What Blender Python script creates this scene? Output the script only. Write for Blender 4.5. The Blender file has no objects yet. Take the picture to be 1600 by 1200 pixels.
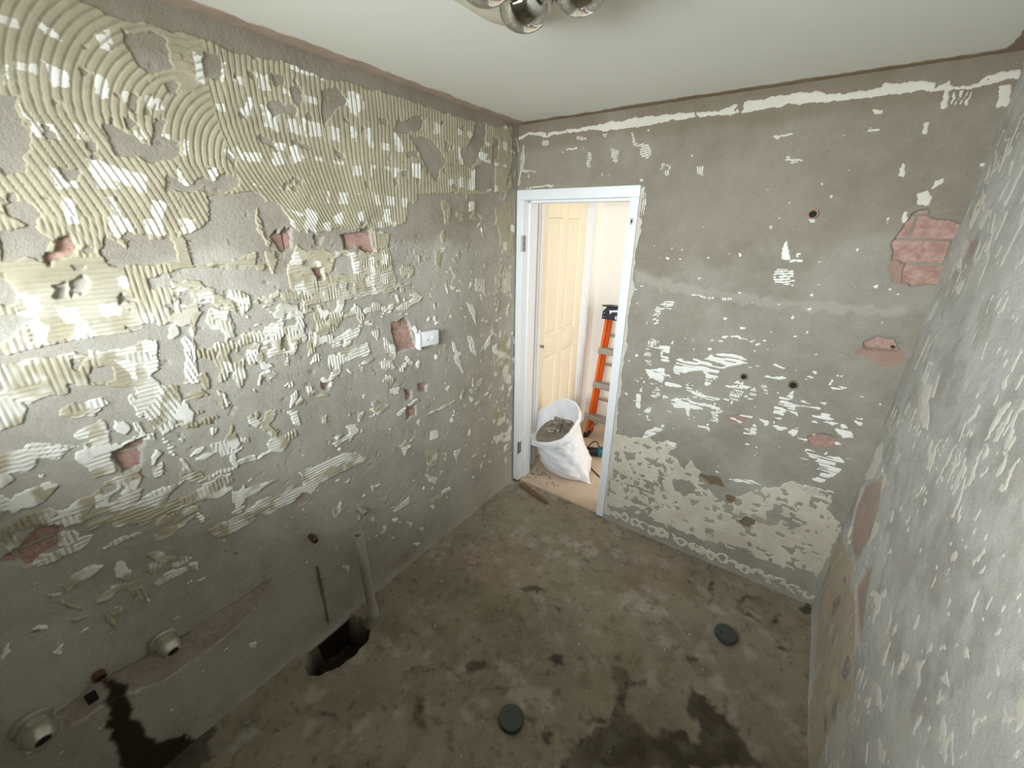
import bpy, bmesh, math, random
import numpy as np
from mathutils import Vector, Matrix

# ---------------------------------------------------------------- camera, world, lights, exposure
scene = bpy.context.scene
COL = scene.collection
RW, RB, RH, REAR = 1.93, 2.20, 2.385, -0.45      # room: width x, back wall y, ceiling z, rear wall y

cam_d = bpy.data.cameras.new('camera')
cam = bpy.data.objects.new('camera', cam_d)
COL.objects.link(cam)
cam_d.sensor_width = 36.0
cam_d.lens = 36.0 * 629.8 / 1600.0
cam_d.clip_start = 0.02
def cam_axes(p, y, r):
    cy, sy, cp, sp = math.cos(y), math.sin(y), math.cos(p), math.sin(p)
    fw = Vector((-sy * cp, cy * cp, -sp)); rt = Vector((cy, sy, 0)); up = rt.cross(fw)
    c, s = math.cos(r), math.sin(r)
    return rt * c + up * s, up * c - rt * s, fw
rt_, up_, fw_ = cam_axes(.3745, .6104, .012)
cam.matrix_world = Matrix(((rt_.x, up_.x, -fw_.x, 1.511), (rt_.y, up_.y, -fw_.y, 0.0),
                           (rt_.z, up_.z, -fw_.z, 1.8505), (0, 0, 0, 1)))
scene.camera = cam

vs = scene.view_settings
scene.display_settings.display_device = 'sRGB'
vs.view_transform = 'Standard'; vs.look = 'None'; vs.gamma = 1.0; vs.use_curve_mapping = False
vs.exposure = 0.10

world = bpy.data.worlds.new('world'); scene.world = world; world.use_nodes = True
world.node_tree.nodes['Background'].inputs[0].default_value = (.75, .85, 1.0, 1)
world.node_tree.nodes['Background'].inputs[1].default_value = 0.2

WIN = (0.30, 1.50, 1.50, 2.05)        # window in the rear wall: x0, x1, z0, z1
WINDOW_POWER, FILL_POWER, HALL_POWER = 268.0, 36.0, 32.0
def area_light(name, loc, rot, sx, sy, power, col):
    d = bpy.data.lights.new(name, 'AREA'); d.shape = 'RECTANGLE'; d.size = sx; d.size_y = sy
    d.energy = power; d.color = col
    o = bpy.data.objects.new(name, d); COL.objects.link(o); o.location = loc; o.rotation_euler = rot
    return o
# daylight through the bathroom window behind the camera, and through the far end of the hall
area_light('window_daylight', (.9, REAR - .85, 1.88), (math.radians(90), 0, 0), 2.2, .85, WINDOW_POWER, (.90, .97, 1.0))
# added unseen fill outside, throwing light up through the window onto the ceiling
area_light('ceiling_fill', (.9, REAR - 1.60, .80), (math.radians(90 + 25), 0, 0), 3.2, .9, FILL_POWER, (1.0, .98, .90))
area_light('hall_daylight', (2.85, 2.80, 1.25), (0, math.radians(90), math.radians(-24)), 2.1, .95, HALL_POWER, (1.0, .97, .91))

# ---------------------------------------------------------------- outlines on each surface, in metres (left: y,z  back: x,z  right: y,z  floor: x,y)
L_HOLE = [
 [(.456,2.288),(.485,2.293),(.525,2.302),(.555,2.294),(.547,2.233),(.503,2.211),(.472,2.221),(.462,2.254)],
 [(.635,2.299),(.679,2.299),(.659,2.23),(.628,2.234)],
 [(.44,2.155),(.457,2.149),(.443,2.107),(.426,2.115)],
 [(.36,2.072),(.385,2.076),(.421,2.057),(.459,2.037),(.484,2.107),(.503,2.103),(.49,2.064),(.516,2.052),(.512,2.02),(.466,2.007),(.447,2.001),(.414,2.005),(.373,2.007),(.371,2.035)],
 [(.209,2.1),(.233,2.102),(.224,2.055),(.238,2.035),(.225,1.998),(.208,1.984),(.203,1.951),(.177,1.942),(.168,1.96),(.134,1.956),(.174,2.092)],
 [(.325,2.035),(.344,2.031),(.34,2.006),(.323,2.018)],
 [(.264,1.967),(.294,1.966),(.284,1.937),(.265,1.939)],
 [(.468,1.972),(.501,1.959),(.525,1.944),(.555,1.972),(.583,1.965),(.608,1.985),(.661,1.981),(.65,1.953),(.606,1.936),(.46,1.927)],
 [(.644,2.049),(.662,2.03),(.655,2.016),(.631,2.03)],
 [(.522,2.195),(.553,2.205),(.543,2.178),(.525,2.177)],
 [(.367,2.231),(.38,2.228),(.375,2.222),(.367,2.223)],
 [(.261,2.055),(.278,2.055),(.27,2.044),(.26,2.045)],
 [(.381,2.096),(.39,2.094),(.382,2.075),(.377,2.078)],
 [(.819,2.284),(.86,2.289),(.855,2.262),(.823,2.255)],
 [(.873,2.264),(.904,2.273),(.913,2.23),(.888,2.216),(.87,2.235)],
 [(.788,2.205),(.83,2.213),(.882,2.21),(.869,2.174),(.846,2.19),(.794,2.163)],
 [(.985,2.282),(1.051,2.306),(1.081,2.274),(1.067,2.252),(1.025,2.229),(1.016,2.212),(.971,2.165),(.972,2.223)],
 [(1.221,2.237),(1.268,2.237),(1.258,2.218),(1.222,2.218)],
 [(1.312,2.267),(1.326,2.247),(1.446,2.291),(1.463,2.271),(1.441,2.237),(1.375,2.214),(1.288,2.201)],
 [(1.373,2.202),(1.486,2.207),(1.554,2.178),(1.593,2.13),(1.548,2.092),(1.522,2.029),(1.492,2.047),(1.446,2.095),(1.422,2.136)],
 [(1.824,2.327),(1.902,2.333),(1.887,2.245),(1.846,2.196),(1.78,2.122),(1.719,2.13),(1.698,2.184),(1.759,2.227)],
 [(1.805,2.132),(1.885,2.163),(1.94,2.154),(1.938,2.037),(1.841,2.015),(1.802,2.028)],
 [(.74,2.11),(.782,2.103),(.784,2.085),(.744,2.084)],
 [(.836,2.111),(.907,2.102),(.904,2.087),(.845,2.103)],
 [(.999,2.11),(1.036,2.094),(1.032,2.072),(1.008,2.085)],
 [(1.34,2.138),(1.404,2.146),(1.402,2.124),(1.347,2.118)],
 [(1.318,2.063),(1.35,2.066),(1.343,2.04),(1.316,2.038)],
 [(1.955,2.291),(2.011,2.277),(1.997,2.184),(1.954,2.194)],
 [(1.588,2.216),(1.62,2.207),(1.606,2.165),(1.586,2.176)],
 [(.127,1.821),(.175,1.834),(.198,1.816),(.191,1.791),(.184,1.777),(.188,1.743),(.167,1.763),(.157,1.771),(.134,1.761),(.11,1.762)],
 [(.213,1.813),(.235,1.812),(.243,1.789),(.227,1.771),(.198,1.757),(.187,1.739),(.181,1.773),(.205,1.789)],
 [(.278,1.777),(.303,1.811),(.323,1.803),(.336,1.778),(.35,1.819),(.394,1.818),(.393,1.802),(.422,1.801),(.433,1.818),(.444,1.801),(.447,1.765),(.442,1.743),(.384,1.738),(.296,1.737)],
 [(.477,1.809),(.545,1.817),(.56,1.921),(.7,1.942),(.685,1.87),(.556,1.849),(.626,1.822),(.674,1.816),(.662,1.761),(.561,1.737),(.474,1.728),(.477,1.76)],
 [(.412,1.714),(.494,1.726),(.652,1.711),(.642,1.664),(.541,1.644),(.488,1.665),(.484,1.684),(.415,1.682)],
 [(.364,1.7),(.407,1.71),(.413,1.673),(.364,1.673)],
 [(.099,1.724),(.11,1.712),(.119,1.682),(.099,1.665),(.084,1.671),(.07,1.673),(.085,1.725)],
 [(.174,1.702),(.202,1.703),(.194,1.672),(.174,1.671)],
 [(.205,1.703),(.236,1.72),(.243,1.703),(.228,1.68),(.199,1.672)],
 [(.301,1.67),(.324,1.64),(.28,1.635)],
 [(.382,1.625),(.412,1.621),(.393,1.591)],
 [(.418,1.644),(.451,1.65),(.449,1.621),(.423,1.615)],
 [(.074,1.639),(.128,1.634),(.105,1.618),(.073,1.593),(.057,1.581),(.044,1.584),(.06,1.641)],
 [(.074,1.554),(.166,1.561),(.224,1.562),(.315,1.548),(.358,1.573),(.349,1.536),(.291,1.525),(.163,1.528),(.042,1.53),(.031,1.541),(.035,1.555)],
 [(.178,1.484),(.224,1.476),(.22,1.439),(.173,1.444)],
 [(.282,1.582),(.322,1.575),(.355,1.578),(.347,1.561),(.286,1.572)],
 [(.225,1.744),(.245,1.741),(.239,1.731),(.225,1.732)],
 [(.694,1.914),(.771,1.912),(.796,1.847),(.73,1.816),(.715,1.796),(.7,1.796),(.697,1.856)],
 [(.95,1.732),(1.021,1.729),(1.017,1.654),(.912,1.663)],
 [(.819,1.716),(.856,1.72),(.846,1.697),(.81,1.7)],
 [(.983,1.625),(1.012,1.622),(1.008,1.597),(.979,1.6)],
 [(.851,1.826),(.911,1.814),(.909,1.763),(.852,1.765)],
 [(.931,1.78),(.96,1.75),(.933,1.748)],
]
L_ADH = [
 ('z', [(.391,2.33),(.411,2.322),(.431,2.315),(.46,2.314),(.51,2.317),(.542,2.317),(.615,2.325),(.669,2.326),(.708,2.319),(.777,2.314),(.699,1.938),(.106,1.902),(.219,2.276)]),
 ('z', [(.774,2.321),(.843,2.333),(.877,2.328),(.986,2.319),(1.074,2.331),(1.181,2.326),(1.337,2.338),(1.516,2.328),(1.85,2.331),(1.983,2.339),(1.983,2.258),(1.94,2.17),(1.938,2.013),(.694,1.937)]),
 ('v', [(1.983,2.339),(2.13,2.364),(2.133,2.199),(2.073,2.03),(1.967,2.023)]),
 ('z', [(.108,1.908),(.572,1.939),(.561,1.907),(.556,1.849),(.473,1.809),(.447,1.765),(.275,1.777),(.198,1.816),(.082,1.821)]),
 ('h', [(.086,1.834),(.278,1.788),(.493,1.809),(.626,1.822),(.663,1.766),(.65,1.706),(.593,1.669),(.487,1.64),(.437,1.574),(.357,1.568),(.223,1.558),(.165,1.557),(.063,1.552),(.002,1.552)]),
 ('h', [(-.003,1.538),(.161,1.524),(.29,1.52),(.298,1.537),(.338,1.524),(.321,1.439),(.293,1.417),(.278,1.402),(-.016,1.495)]),
 ('v', [(.405,1.525),(.429,1.504),(.431,1.473),(.414,1.44),(.411,1.37),(.371,1.383),(.395,1.45)]),
 ('h', [(.489,1.595),(.537,1.583),(.533,1.547),(.482,1.545)]),
 ('v', [(.565,1.626),(.609,1.626),(.612,1.593),(.57,1.562)]),
 ('v', [(.48,1.434),(.517,1.407),(.554,1.415),(.544,1.371),(.491,1.38)]),
 ('v', [(.537,1.475),(.544,1.474),(.537,1.442),(.53,1.443)]),
 ('v', [(.563,1.435),(.594,1.434),(.583,1.383),(.563,1.389)]),
 ('h', [(.458,1.477),(.475,1.473),(.466,1.453),(.453,1.457)]),
 ('z', [(.724,1.915),(.701,1.947),(1.389,1.993),(1.383,1.94),(1.327,1.937),(1.318,1.858),(1.254,1.845),(1.143,1.831),(.987,1.831),(.843,1.815),(.81,1.826)]),
 ('z', [(.692,1.904),(.713,1.861),(.721,1.795),(.706,1.775),(.676,1.826)]),
 ('h', [(.752,1.704),(.801,1.778),(.832,1.755),(.981,1.749),(1.138,1.736),(1.207,1.747),(1.222,1.65),(1.23,1.564),(1.034,1.561),(.791,1.562),(.755,1.631)]),
 ('h', [(1.134,1.825),(1.216,1.819),(1.208,1.753),(1.14,1.749)]),
 ('v', [(1.537,1.954),(1.616,1.972),(1.597,1.854),(1.563,1.854)]),
 ('v', [(1.748,1.964),(1.8,1.966),(1.796,1.872),(1.757,1.879)]),
 ('v', [(1.966,1.942),(2.121,1.982),(2.161,1.674),(2.043,1.698)]),
 ('v', [(1.786,1.571),(1.872,1.563),(1.87,1.472),(1.784,1.509)]),
 ('v', [(1.963,1.574),(2.128,1.579),(2.13,1.46),(1.978,1.459)]),
 ('v', [(1.571,1.265),(1.607,1.22),(1.665,1.021),(1.589,1.14)]),
 ('v', [(1.712,1.438),(1.767,1.43),(1.784,1.297)]),
 ('v', [(1.456,1.49),(1.469,1.372),(1.443,1.394)]),
 ('v', [(1.704,1.255),(1.746,1.247),(1.785,1.109),(1.728,1.163)]),
 ('v', [(1.801,1.136),(1.944,1.226),(1.911,1.161),(1.816,1.112)]),
 ('h', [(.631,1.512),(.708,1.533),(.7,1.463),(.63,1.455)]),
 ('v', [(.748,1.532),(.778,1.528),(.771,1.455),(.75,1.478)]),
 ('v', [(.793,1.469),(.824,1.463),(.802,1.377),(.774,1.365)]),
 ('h', [(.856,1.411),(1.025,1.446),(1.002,1.401),(.877,1.373)]),
 ('h', [(.851,1.345),(1.045,1.356),(1.047,1.311),(.91,1.302),(.87,1.242),(.844,1.299)]),
 ('v', [(.888,1.522),(.959,1.518),(.905,1.454),(.871,1.461)]),
 ('v', [(.824,1.539),(.88,1.517),(.846,1.433),(.822,1.451)]),
 ('h', [(1.06,1.403),(1.111,1.408),(1.095,1.352)]),
 ('h', [(1.132,1.366),(1.191,1.315),(1.182,1.245),(1.126,1.314)]),
 ('h', [(1.271,1.515),(1.384,1.531),(1.37,1.494),(1.278,1.484)]),
 ('h', [(1.16,1.509),(1.206,1.517),(1.202,1.488),(1.144,1.453)]),
 ('h', [(1.092,1.261),(1.173,1.248),(1.178,1.206),(1.104,1.219)]),
 ('v', [(1.003,1.511),(1.04,1.492),(1.026,1.452),(1.005,1.47)]),
 ('h', [(.698,1.482),(.77,1.449),(.722,1.391),(.687,1.43)]),
 ('h', [(.593,1.428),(.617,1.416),(.605,1.384),(.585,1.389)]),
 ('v', [(1.943,1.143),(2.135,1.166),(2.141,.821),(1.958,.934)]),
 ('h', [(1.811,1.912),(1.865,1.906),(1.858,1.885),(1.824,1.893)]),
 ('h', [(1.487,1.736),(1.578,1.748),(1.519,1.712),(1.514,1.651),(1.481,1.661)]),
 ('h', [(-.004,1.495),(.127,1.454),(.133,1.43),(.026,1.423),(.022,1.403),(.004,1.401),(-.03,1.407)]),
 ('h', [(.099,1.382),(.118,1.398),(.185,1.393),(.201,1.378),(.147,1.349),(.098,1.369)]),
 ('h', [(.108,1.317),(.164,1.338),(.182,1.305),(.165,1.256),(.121,1.251),(.111,1.261),(.115,1.299)]),
 ('v', [(.236,1.38),(.3,1.4),(.358,1.381),(.346,1.276),(.351,1.246),(.276,1.243),(.255,1.312)]),
 ('v', [(.228,1.307),(.244,1.3),(.25,1.249),(.237,1.255)]),
 ('v', [(.313,1.21),(.332,1.202),(.324,1.188)]),
 ('v', [(.45,1.324),(.468,1.318),(.473,1.275),(.456,1.263)]),
 ('v', [(.406,1.229),(.418,1.224),(.419,1.193),(.401,1.17)]),
 ('v', [(.393,1.156),(.47,1.146),(.461,1.105),(.427,1.089),(.394,1.118)]),
 ('v', [(.479,1.142),(.504,1.131),(.5,1.113),(.48,1.122)]),
 ('h', [(.102,1.25),(.159,1.243),(.162,1.204),(.146,1.17),(.111,1.167)]),
 ('h', [(-.027,1.296),(.025,1.321),(.048,1.315),(.109,1.277),(.066,1.263),(.023,1.285),(-.04,1.252),(-.063,1.256),(-.052,1.295)]),
 ('h', [(.229,1.148),(.266,1.152),(.247,1.109),(.222,1.105)]),
 ('v', [(.298,1.147),(.313,1.14),(.322,1.086),(.304,1.084)]),
 ('h', [(.09,1.125),(.154,1.12),(.122,1.106),(.105,1.066),(.087,1.077)]),
 ('h', [(.106,1.031),(.208,1.066),(.303,1.06),(.244,1.032),(.23,.991),(.157,.971),(.108,.999)]),
 ('h', [(.336,1.028),(.422,1.019),(.419,1.007),(.349,1.001)]),
 ('h', [(.409,.959),(.436,.943),(.424,.886),(.402,.907)]),
 ('h', [(.303,.826),(.473,.855),(.46,.789),(.341,.792)]),
 ('h', [(.293,.943),(.321,.904),(.31,.877),(.293,.903)]),
 ('h', [(.221,.92),(.289,.926),(.29,.912),(.229,.901)]),
 ('h', [(.006,1.028),(.057,1.013),(.031,.968),(.006,.982)]),
 ('v', [(.123,.824),(.183,.835),(.211,.806),(.144,.793)]),
 ('v', [(.232,.761),(.261,.745),(.25,.702)]),
 ('h', [(-.061,1.231),(-.041,1.195),(-.027,1.177),(-.065,1.167),(-.077,1.175)]),
 ('n', [(.017,1.235),(.029,1.228),(.025,1.221)]),
 ('n', [(.01,1.179),(.027,1.179),(.021,1.167)]),
 ('n', [(-.006,1.102),(.05,1.107),(.048,1.1),(-.004,1.089)]),
 ('n', [(-.071,1.126),(-.056,1.105),(-.059,1.066),(-.08,1.06),(-.085,1.096)]),
 ('h', [(.437,1.065),(.514,1.053),(.511,1.034),(.458,1.041)]),
 ('h', [(.06,1.05),(.113,1.043),(.116,1.029),(.06,1.027)]),
 ('h', [(.476,.868),(.65,.832),(.65,.903),(.861,.891),(.922,.861),(.959,.808),(.88,.805),(.723,.806),(.675,.777),(.507,.788),(.465,.816)]),
 ('h', [(.656,1.175),(.691,1.162),(.694,1.104),(.664,1.117)]),
 ('h', [(.881,1.019),(.928,1.008),(.939,.971),(.893,.942)]),
 ('n', [(.813,.985),(.86,.988),(.841,.969)]),
 ('n', [(.512,1.04),(.577,1.05),(.587,1.038),(.521,1.029)]),
 ('n', [(.746,1.246),(.765,1.24),(.766,1.211),(.746,1.211)]),
 ('h', [(1.137,1.111),(1.195,1.101),(1.182,1.071),(1.135,1.087)]),
 ('h', [(1.168,.77),(1.232,.768),(1.183,.714)]),
 ('h', [(1.372,.775),(1.433,.759),(1.43,.719),(1.368,.726)]),
 ('h', [(1.326,.664),(1.412,.643),(1.404,.551),(1.328,.548)]),
 ('h', [(1.435,.611),(1.487,.586),(1.47,.539)]),
 ('h', [(1.541,.57),(1.613,.559),(1.564,.468)]),
 ('v', [(.965,.659),(.984,.648),(.969,.607)]),
 ('h', [(1.009,.556),(1.046,.533),(1.022,.508)]),
 ('v', [(.756,.641),(.801,.666),(.8,.612),(.756,.588)]),
 ('h', [(1.075,.433),(1.188,.457),(1.195,.41),(1.094,.41)]),
 ('h', [(.976,.386),(1.026,.372),(.999,.328),(.97,.338)]),
 ('n', [(1.06,.391),(1.089,.371),(1.074,.333)]),
 ('n', [(1.15,.319),(1.181,.275),(1.166,.252)]),
 ('n', [(1.234,.204),(1.257,.187),(1.251,.15)]),
 ('h', [(1.921,.694),(2.085,.657),(2.086,.556),(1.955,.548)]),
 ('h', [(1.937,.493),(2.147,.453),(2.148,.373),(1.973,.414)]),
 ('n', [(.831,.754),(.864,.753),(.857,.721)]),
 ('h', [(.753,.313),(.793,.29),(.778,.25)]),
 ('n', [(1.332,.301),(1.363,.281),(1.347,.25)]),
 ('n', [(1.702,.875),(1.739,.862),(1.722,.825)]),
 ('h', [(1.595,.776),(1.624,.77),(1.614,.714)]),
 ('h', [(1.15,.797),(1.269,.796),(1.273,.784),(1.163,.777)]),
 ('h', [(1.159,.966),(1.29,1.008),(1.3,.995),(1.178,.95)]),
 ('h', [(1.347,.893),(1.575,.898),(1.581,.881),(1.363,.877)]),
 ('n', [(.931,.478),(.958,.47),(.959,.439),(.932,.457)]),
 ('n', [(1.172,.132),(1.224,.104),(1.198,.089)]),
 ('n', [(.729,.449),(.744,.442),(.738,.428)]),
 ('h', [(1.314,.533),(1.397,.455),(1.382,.43),(1.333,.469)]),
 ('h', [(1.322,.341),(1.498,.34),(1.511,.315),(1.339,.313)]),
 ('h', [(.81,.963),(.906,.976),(.912,.958),(.821,.942)]),
 ('h', [(.951,1.055),(.985,1.054),(.962,1.01),(.944,1.009)]),
 ('h', [(1.011,1.056),(1.119,1.042),(1.107,1.021),(1.048,1.001)]),
 ('v', [(.081,.781),(.108,.764),(.116,.7),(.085,.722)]),
 ('h', [(.024,.748),(.055,.738),(.054,.705),(.026,.699)]),
 ('n', [(-.096,.73),(-.081,.713),(-.088,.688),(-.101,.702)]),
 ('n', [(-.061,.887),(-.035,.879),(-.036,.873),(-.061,.876)]),
 ('n', [(-.042,.775),(-.016,.771),(-.016,.765),(-.041,.765)]),
 ('n', [(.319,.26),(.347,.247),(.342,.224),(.32,.235)]),
 ('n', [(-.112,.811),(-.083,.799),(-.084,.79),(-.111,.8)]),
]
L_WHITE = [
 [(.306,2.265),(.335,2.248),(.335,2.228),(.311,2.241)],
 [(.228,2.164),(.237,2.164),(.224,2.12),(.215,2.118)],
 [(.29,2.186),(.331,2.169),(.33,2.135),(.299,2.137),(.296,2.161)],
 [(.378,2.181),(.399,2.173),(.397,2.133),(.382,2.129),(.372,2.147)],
 [(.403,2.271),(.418,2.267),(.423,2.231),(.405,2.238)],
 [(.602,2.286),(.627,2.282),(.619,2.213),(.597,2.219)],
 [(.237,2.094),(.247,2.034),(.236,2.038)],
 [(.311,1.996),(.42,1.964),(.403,1.935),(.316,1.951)],
 [(.496,1.998),(.526,1.948),(.499,1.95)],
 [(.575,2.003),(.604,2.006),(.59,1.962),(.571,1.969)],
 [(.441,2.085),(.453,2.054),(.436,2.052)],
 [(.674,2.279),(.683,2.282),(.669,2.228),(.66,2.226)],
 [(.723,2.208),(.741,2.208),(.736,2.161),(.721,2.167)],
 [(.315,2.071),(.324,2.066),(.319,2.035),(.311,2.037)],
 [(.328,2.06),(.342,2.038),(.333,2.037)],
 [(.531,2.066),(.545,2.064),(.532,2.023),(.522,2.029)],
 [(.67,2.065),(.689,2.05),(.686,2.032),(.673,2.04)],
 [(.767,2.197),(.782,2.2),(.789,2.162),(.774,2.159)],
 [(.894,2.19),(.91,2.184),(.9,2.13),(.89,2.138)],
 [(1.078,2.193),(1.098,2.192),(1.098,2.144),(1.079,2.152)],
 [(1.156,2.196),(1.177,2.194),(1.17,2.144),(1.149,2.146)],
 [(1.287,2.195),(1.311,2.187),(1.324,2.148),(1.29,2.149)],
 [(.832,2.092),(.867,2.101),(.869,2.053),(.843,2.036)],
 [(.786,2.094),(.822,2.095),(.817,2.066),(.792,2.072)],
 [(1.371,2.093),(1.419,2.104),(1.413,2.046),(1.375,2.043)],
 [(1.676,2.201),(1.699,2.205),(1.696,2.156),(1.673,2.153)],
 [(1.833,2.201),(1.899,2.202),(1.898,2.165),(1.845,2.166)],
 [(1.264,2.075),(1.29,2.078),(1.285,2.035),(1.263,2.033)],
 [(1.767,2.114),(1.805,2.118),(1.789,2.027),(1.763,2.025)],
 [(1.089,2.305),(1.142,2.297),(1.124,2.222),(1.085,2.235)],
 [(.872,2.326),(1.004,2.324),(.997,2.313),(.874,2.31)],
 [(.244,1.903),(.267,1.897),(.269,1.842),(.246,1.842),(.236,1.864)],
 [(.325,1.907),(.341,1.908),(.351,1.851),(.336,1.854)],
 [(.419,1.905),(.45,1.902),(.432,1.844),(.416,1.864)],
 [(.294,1.706),(.321,1.708),(.312,1.675),(.295,1.685)],
 [(.12,1.685),(.152,1.681),(.149,1.643),(.125,1.642)],
 [(.421,1.672),(.444,1.669),(.439,1.651),(.424,1.653)],
 [(.107,1.606),(.138,1.604),(.134,1.56),(.114,1.565)],
 [(.187,1.616),(.212,1.612),(.217,1.55),(.182,1.554)],
 [(.327,1.611),(.354,1.602),(.342,1.571),(.323,1.579)],
 [(.297,1.533),(.337,1.519),(.318,1.445),(.293,1.417)],
 [(.237,1.491),(.278,1.476),(.264,1.421),(.244,1.466)],
 [(.408,1.519),(.424,1.5),(.407,1.372),(.375,1.382)],
 [(.493,1.59),(.535,1.578),(.53,1.552),(.497,1.569)],
 [(.573,1.62),(.612,1.62),(.607,1.594),(.571,1.567)],
 [(.61,1.703),(.649,1.7),(.64,1.654),(.596,1.659)],
 [(.487,1.426),(.511,1.403),(.501,1.377),(.485,1.393)],
 [(.564,1.441),(.594,1.434),(.586,1.395),(.566,1.4)],
 [(.961,1.877),(1.003,1.889),(.999,1.843),(.969,1.849)],
 [(1.068,1.897),(1.098,1.898),(1.09,1.844),(1.065,1.849)],
 [(1.194,1.907),(1.227,1.908),(1.224,1.851),(1.195,1.857)],
 [(1.097,1.725),(1.12,1.724),(1.115,1.564),(1.091,1.567)],
 [(1.01,1.705),(1.048,1.709),(1.036,1.652),(1.011,1.661)],
 [(1.162,1.729),(1.196,1.727),(1.187,1.687),(1.161,1.689)],
 [(.853,1.906),(.899,1.891),(.885,1.848),(.851,1.858)],
 [(.785,1.903),(.849,1.879),(.829,1.868)],
 [(.856,1.72),(.882,1.718),(.878,1.695),(.859,1.696)],
 [(.635,1.506),(.705,1.522),(.7,1.463),(.63,1.455)],
 [(.753,1.526),(.777,1.522),(.765,1.456)],
 [(.804,1.461),(.823,1.457),(.802,1.377)],
 [(.882,1.399),(1.007,1.435),(.985,1.39),(.891,1.37)],
 [(.849,1.332),(.917,1.349),(.907,1.282),(.863,1.287)],
 [(.995,1.352),(1.044,1.348),(1.037,1.298),(.997,1.308)],
 [(1.13,1.344),(1.189,1.3),(1.183,1.253)],
 [(1.456,1.482),(1.469,1.372),(1.443,1.394)],
 [(1.362,1.526),(1.384,1.531),(1.375,1.493)],
 [(1.718,1.252),(1.746,1.247),(1.771,1.143)],
 [(.151,1.396),(.185,1.393),(.201,1.378),(.152,1.367)],
 [(.113,1.315),(.143,1.321),(.133,1.296),(.116,1.303)],
 [(.293,1.387),(.316,1.389),(.293,1.297),(.273,1.31)],
 [(.318,1.315),(.343,1.316),(.342,1.261),(.315,1.271)],
 [(.232,1.295),(.248,1.283),(.247,1.251),(.235,1.262)],
 [(.454,1.317),(.467,1.312),(.466,1.265)],
 [(.404,1.224),(.42,1.211),(.403,1.176)],
 [(.428,1.14),(.469,1.14),(.456,1.107),(.428,1.095)],
 [(.231,1.141),(.254,1.14),(.243,1.111),(.223,1.11)],
 [(.409,.959),(.436,.943),(.426,.893)],
 [(.053,1.303),(.082,1.29),(.068,1.272),(.051,1.285)],
 [(.296,.935),(.321,.904),(.308,.886)],
 [(.656,1.175),(.691,1.162),(.694,1.104),(.664,1.117)],
 [(.881,1.019),(.928,1.008),(.939,.971),(.893,.942)],
 [(1.168,.77),(1.232,.768),(1.183,.714)],
 [(1.372,.775),(1.433,.759),(1.43,.719),(1.368,.726)],
 [(.775,.656),(.801,.666),(.8,.612),(.767,.607)],
]
L_BRICK = [
 [(.213,1.813),(.235,1.812),(.243,1.789),(.227,1.771),(.198,1.757),(.187,1.739),(.181,1.773),(.205,1.789)],
 [(.719,1.801),(.743,1.826),(.753,1.811),(.766,1.831),(.792,1.826),(.778,1.768),(.744,1.748),(.733,1.774)],
 [(.987,1.811),(1.033,1.811),(1.104,1.831),(1.126,1.825),(1.119,1.769),(1.139,1.743),(1.091,1.741),(1.056,1.764),(.988,1.752)],
 [(1.184,1.416),(1.263,1.437),(1.288,1.397),(1.317,1.278),(1.196,1.282),(1.187,1.362)],
 [(.85,1.685),(.883,1.692),(.887,1.653),(.863,1.649)],
 [(.163,1.236),(.223,1.245),(.249,1.244),(.227,1.216),(.21,1.163),(.168,1.158),(.157,1.196)],
 [(-.094,1.04),(-.026,1.094),(.016,1.075),(-.002,1.022),(-.058,1.0)],
 [(1.223,1.075),(1.264,1.07),(1.259,1.019),(1.227,1.021)],
 [(1.223,.986),(1.286,.972),(1.281,.919),(1.219,.902)],
 [(.807,1.247),(.847,1.235),(.829,1.212),(.808,1.215)],
 [(1.308,1.082),(1.374,1.062),(1.359,1.021),(1.31,1.046)],
]
L_PINK = [
 [(.311,.489),(.398,.492),(.459,.489),(.379,.405),(.301,.37),(.176,.362),(.083,.357),(-.016,.405),(-.068,.429),(-.156,.432),(-.158,.496),(-.077,.518),(.158,.491)],
 [(.601,.783),(.645,.804),(.675,.777),(.663,.752),(.61,.761)],
 [(1.058,.105),(1.185,.086),(1.193,.044),(1.107,.029),(.999,.073)],
]
L_DENT = [
 [(.205,1.703),(.236,1.72),(.243,1.703),(.228,1.68),(.199,1.672)],
 [(.301,1.67),(.324,1.64),(.28,1.635)],
 [(.174,1.702),(.202,1.703),(.194,1.672),(.174,1.671)],
 [(.878,1.809),(.909,1.803),(.897,1.769),(.879,1.776)],
 [(.686,1.454),(.707,1.468),(.714,1.411),(.685,1.418)],
]
L_WET = [
 [(-.035,.514),(-.011,.452),(-.023,.379),(-.03,.274),(-.015,.143),(.043,.073),(.092,.004),(.152,.001),(.152,-.04),(.114,-.065),(.051,-.171),(-.108,.114),(-.087,.258),(-.067,.427)],
]
L_STREAK = [
 [(.632,.413),(.646,.402),(.645,.266),(.641,.147),(.64,.041),(.628,.065),(.629,.169),(.628,.281)],
]
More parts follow.
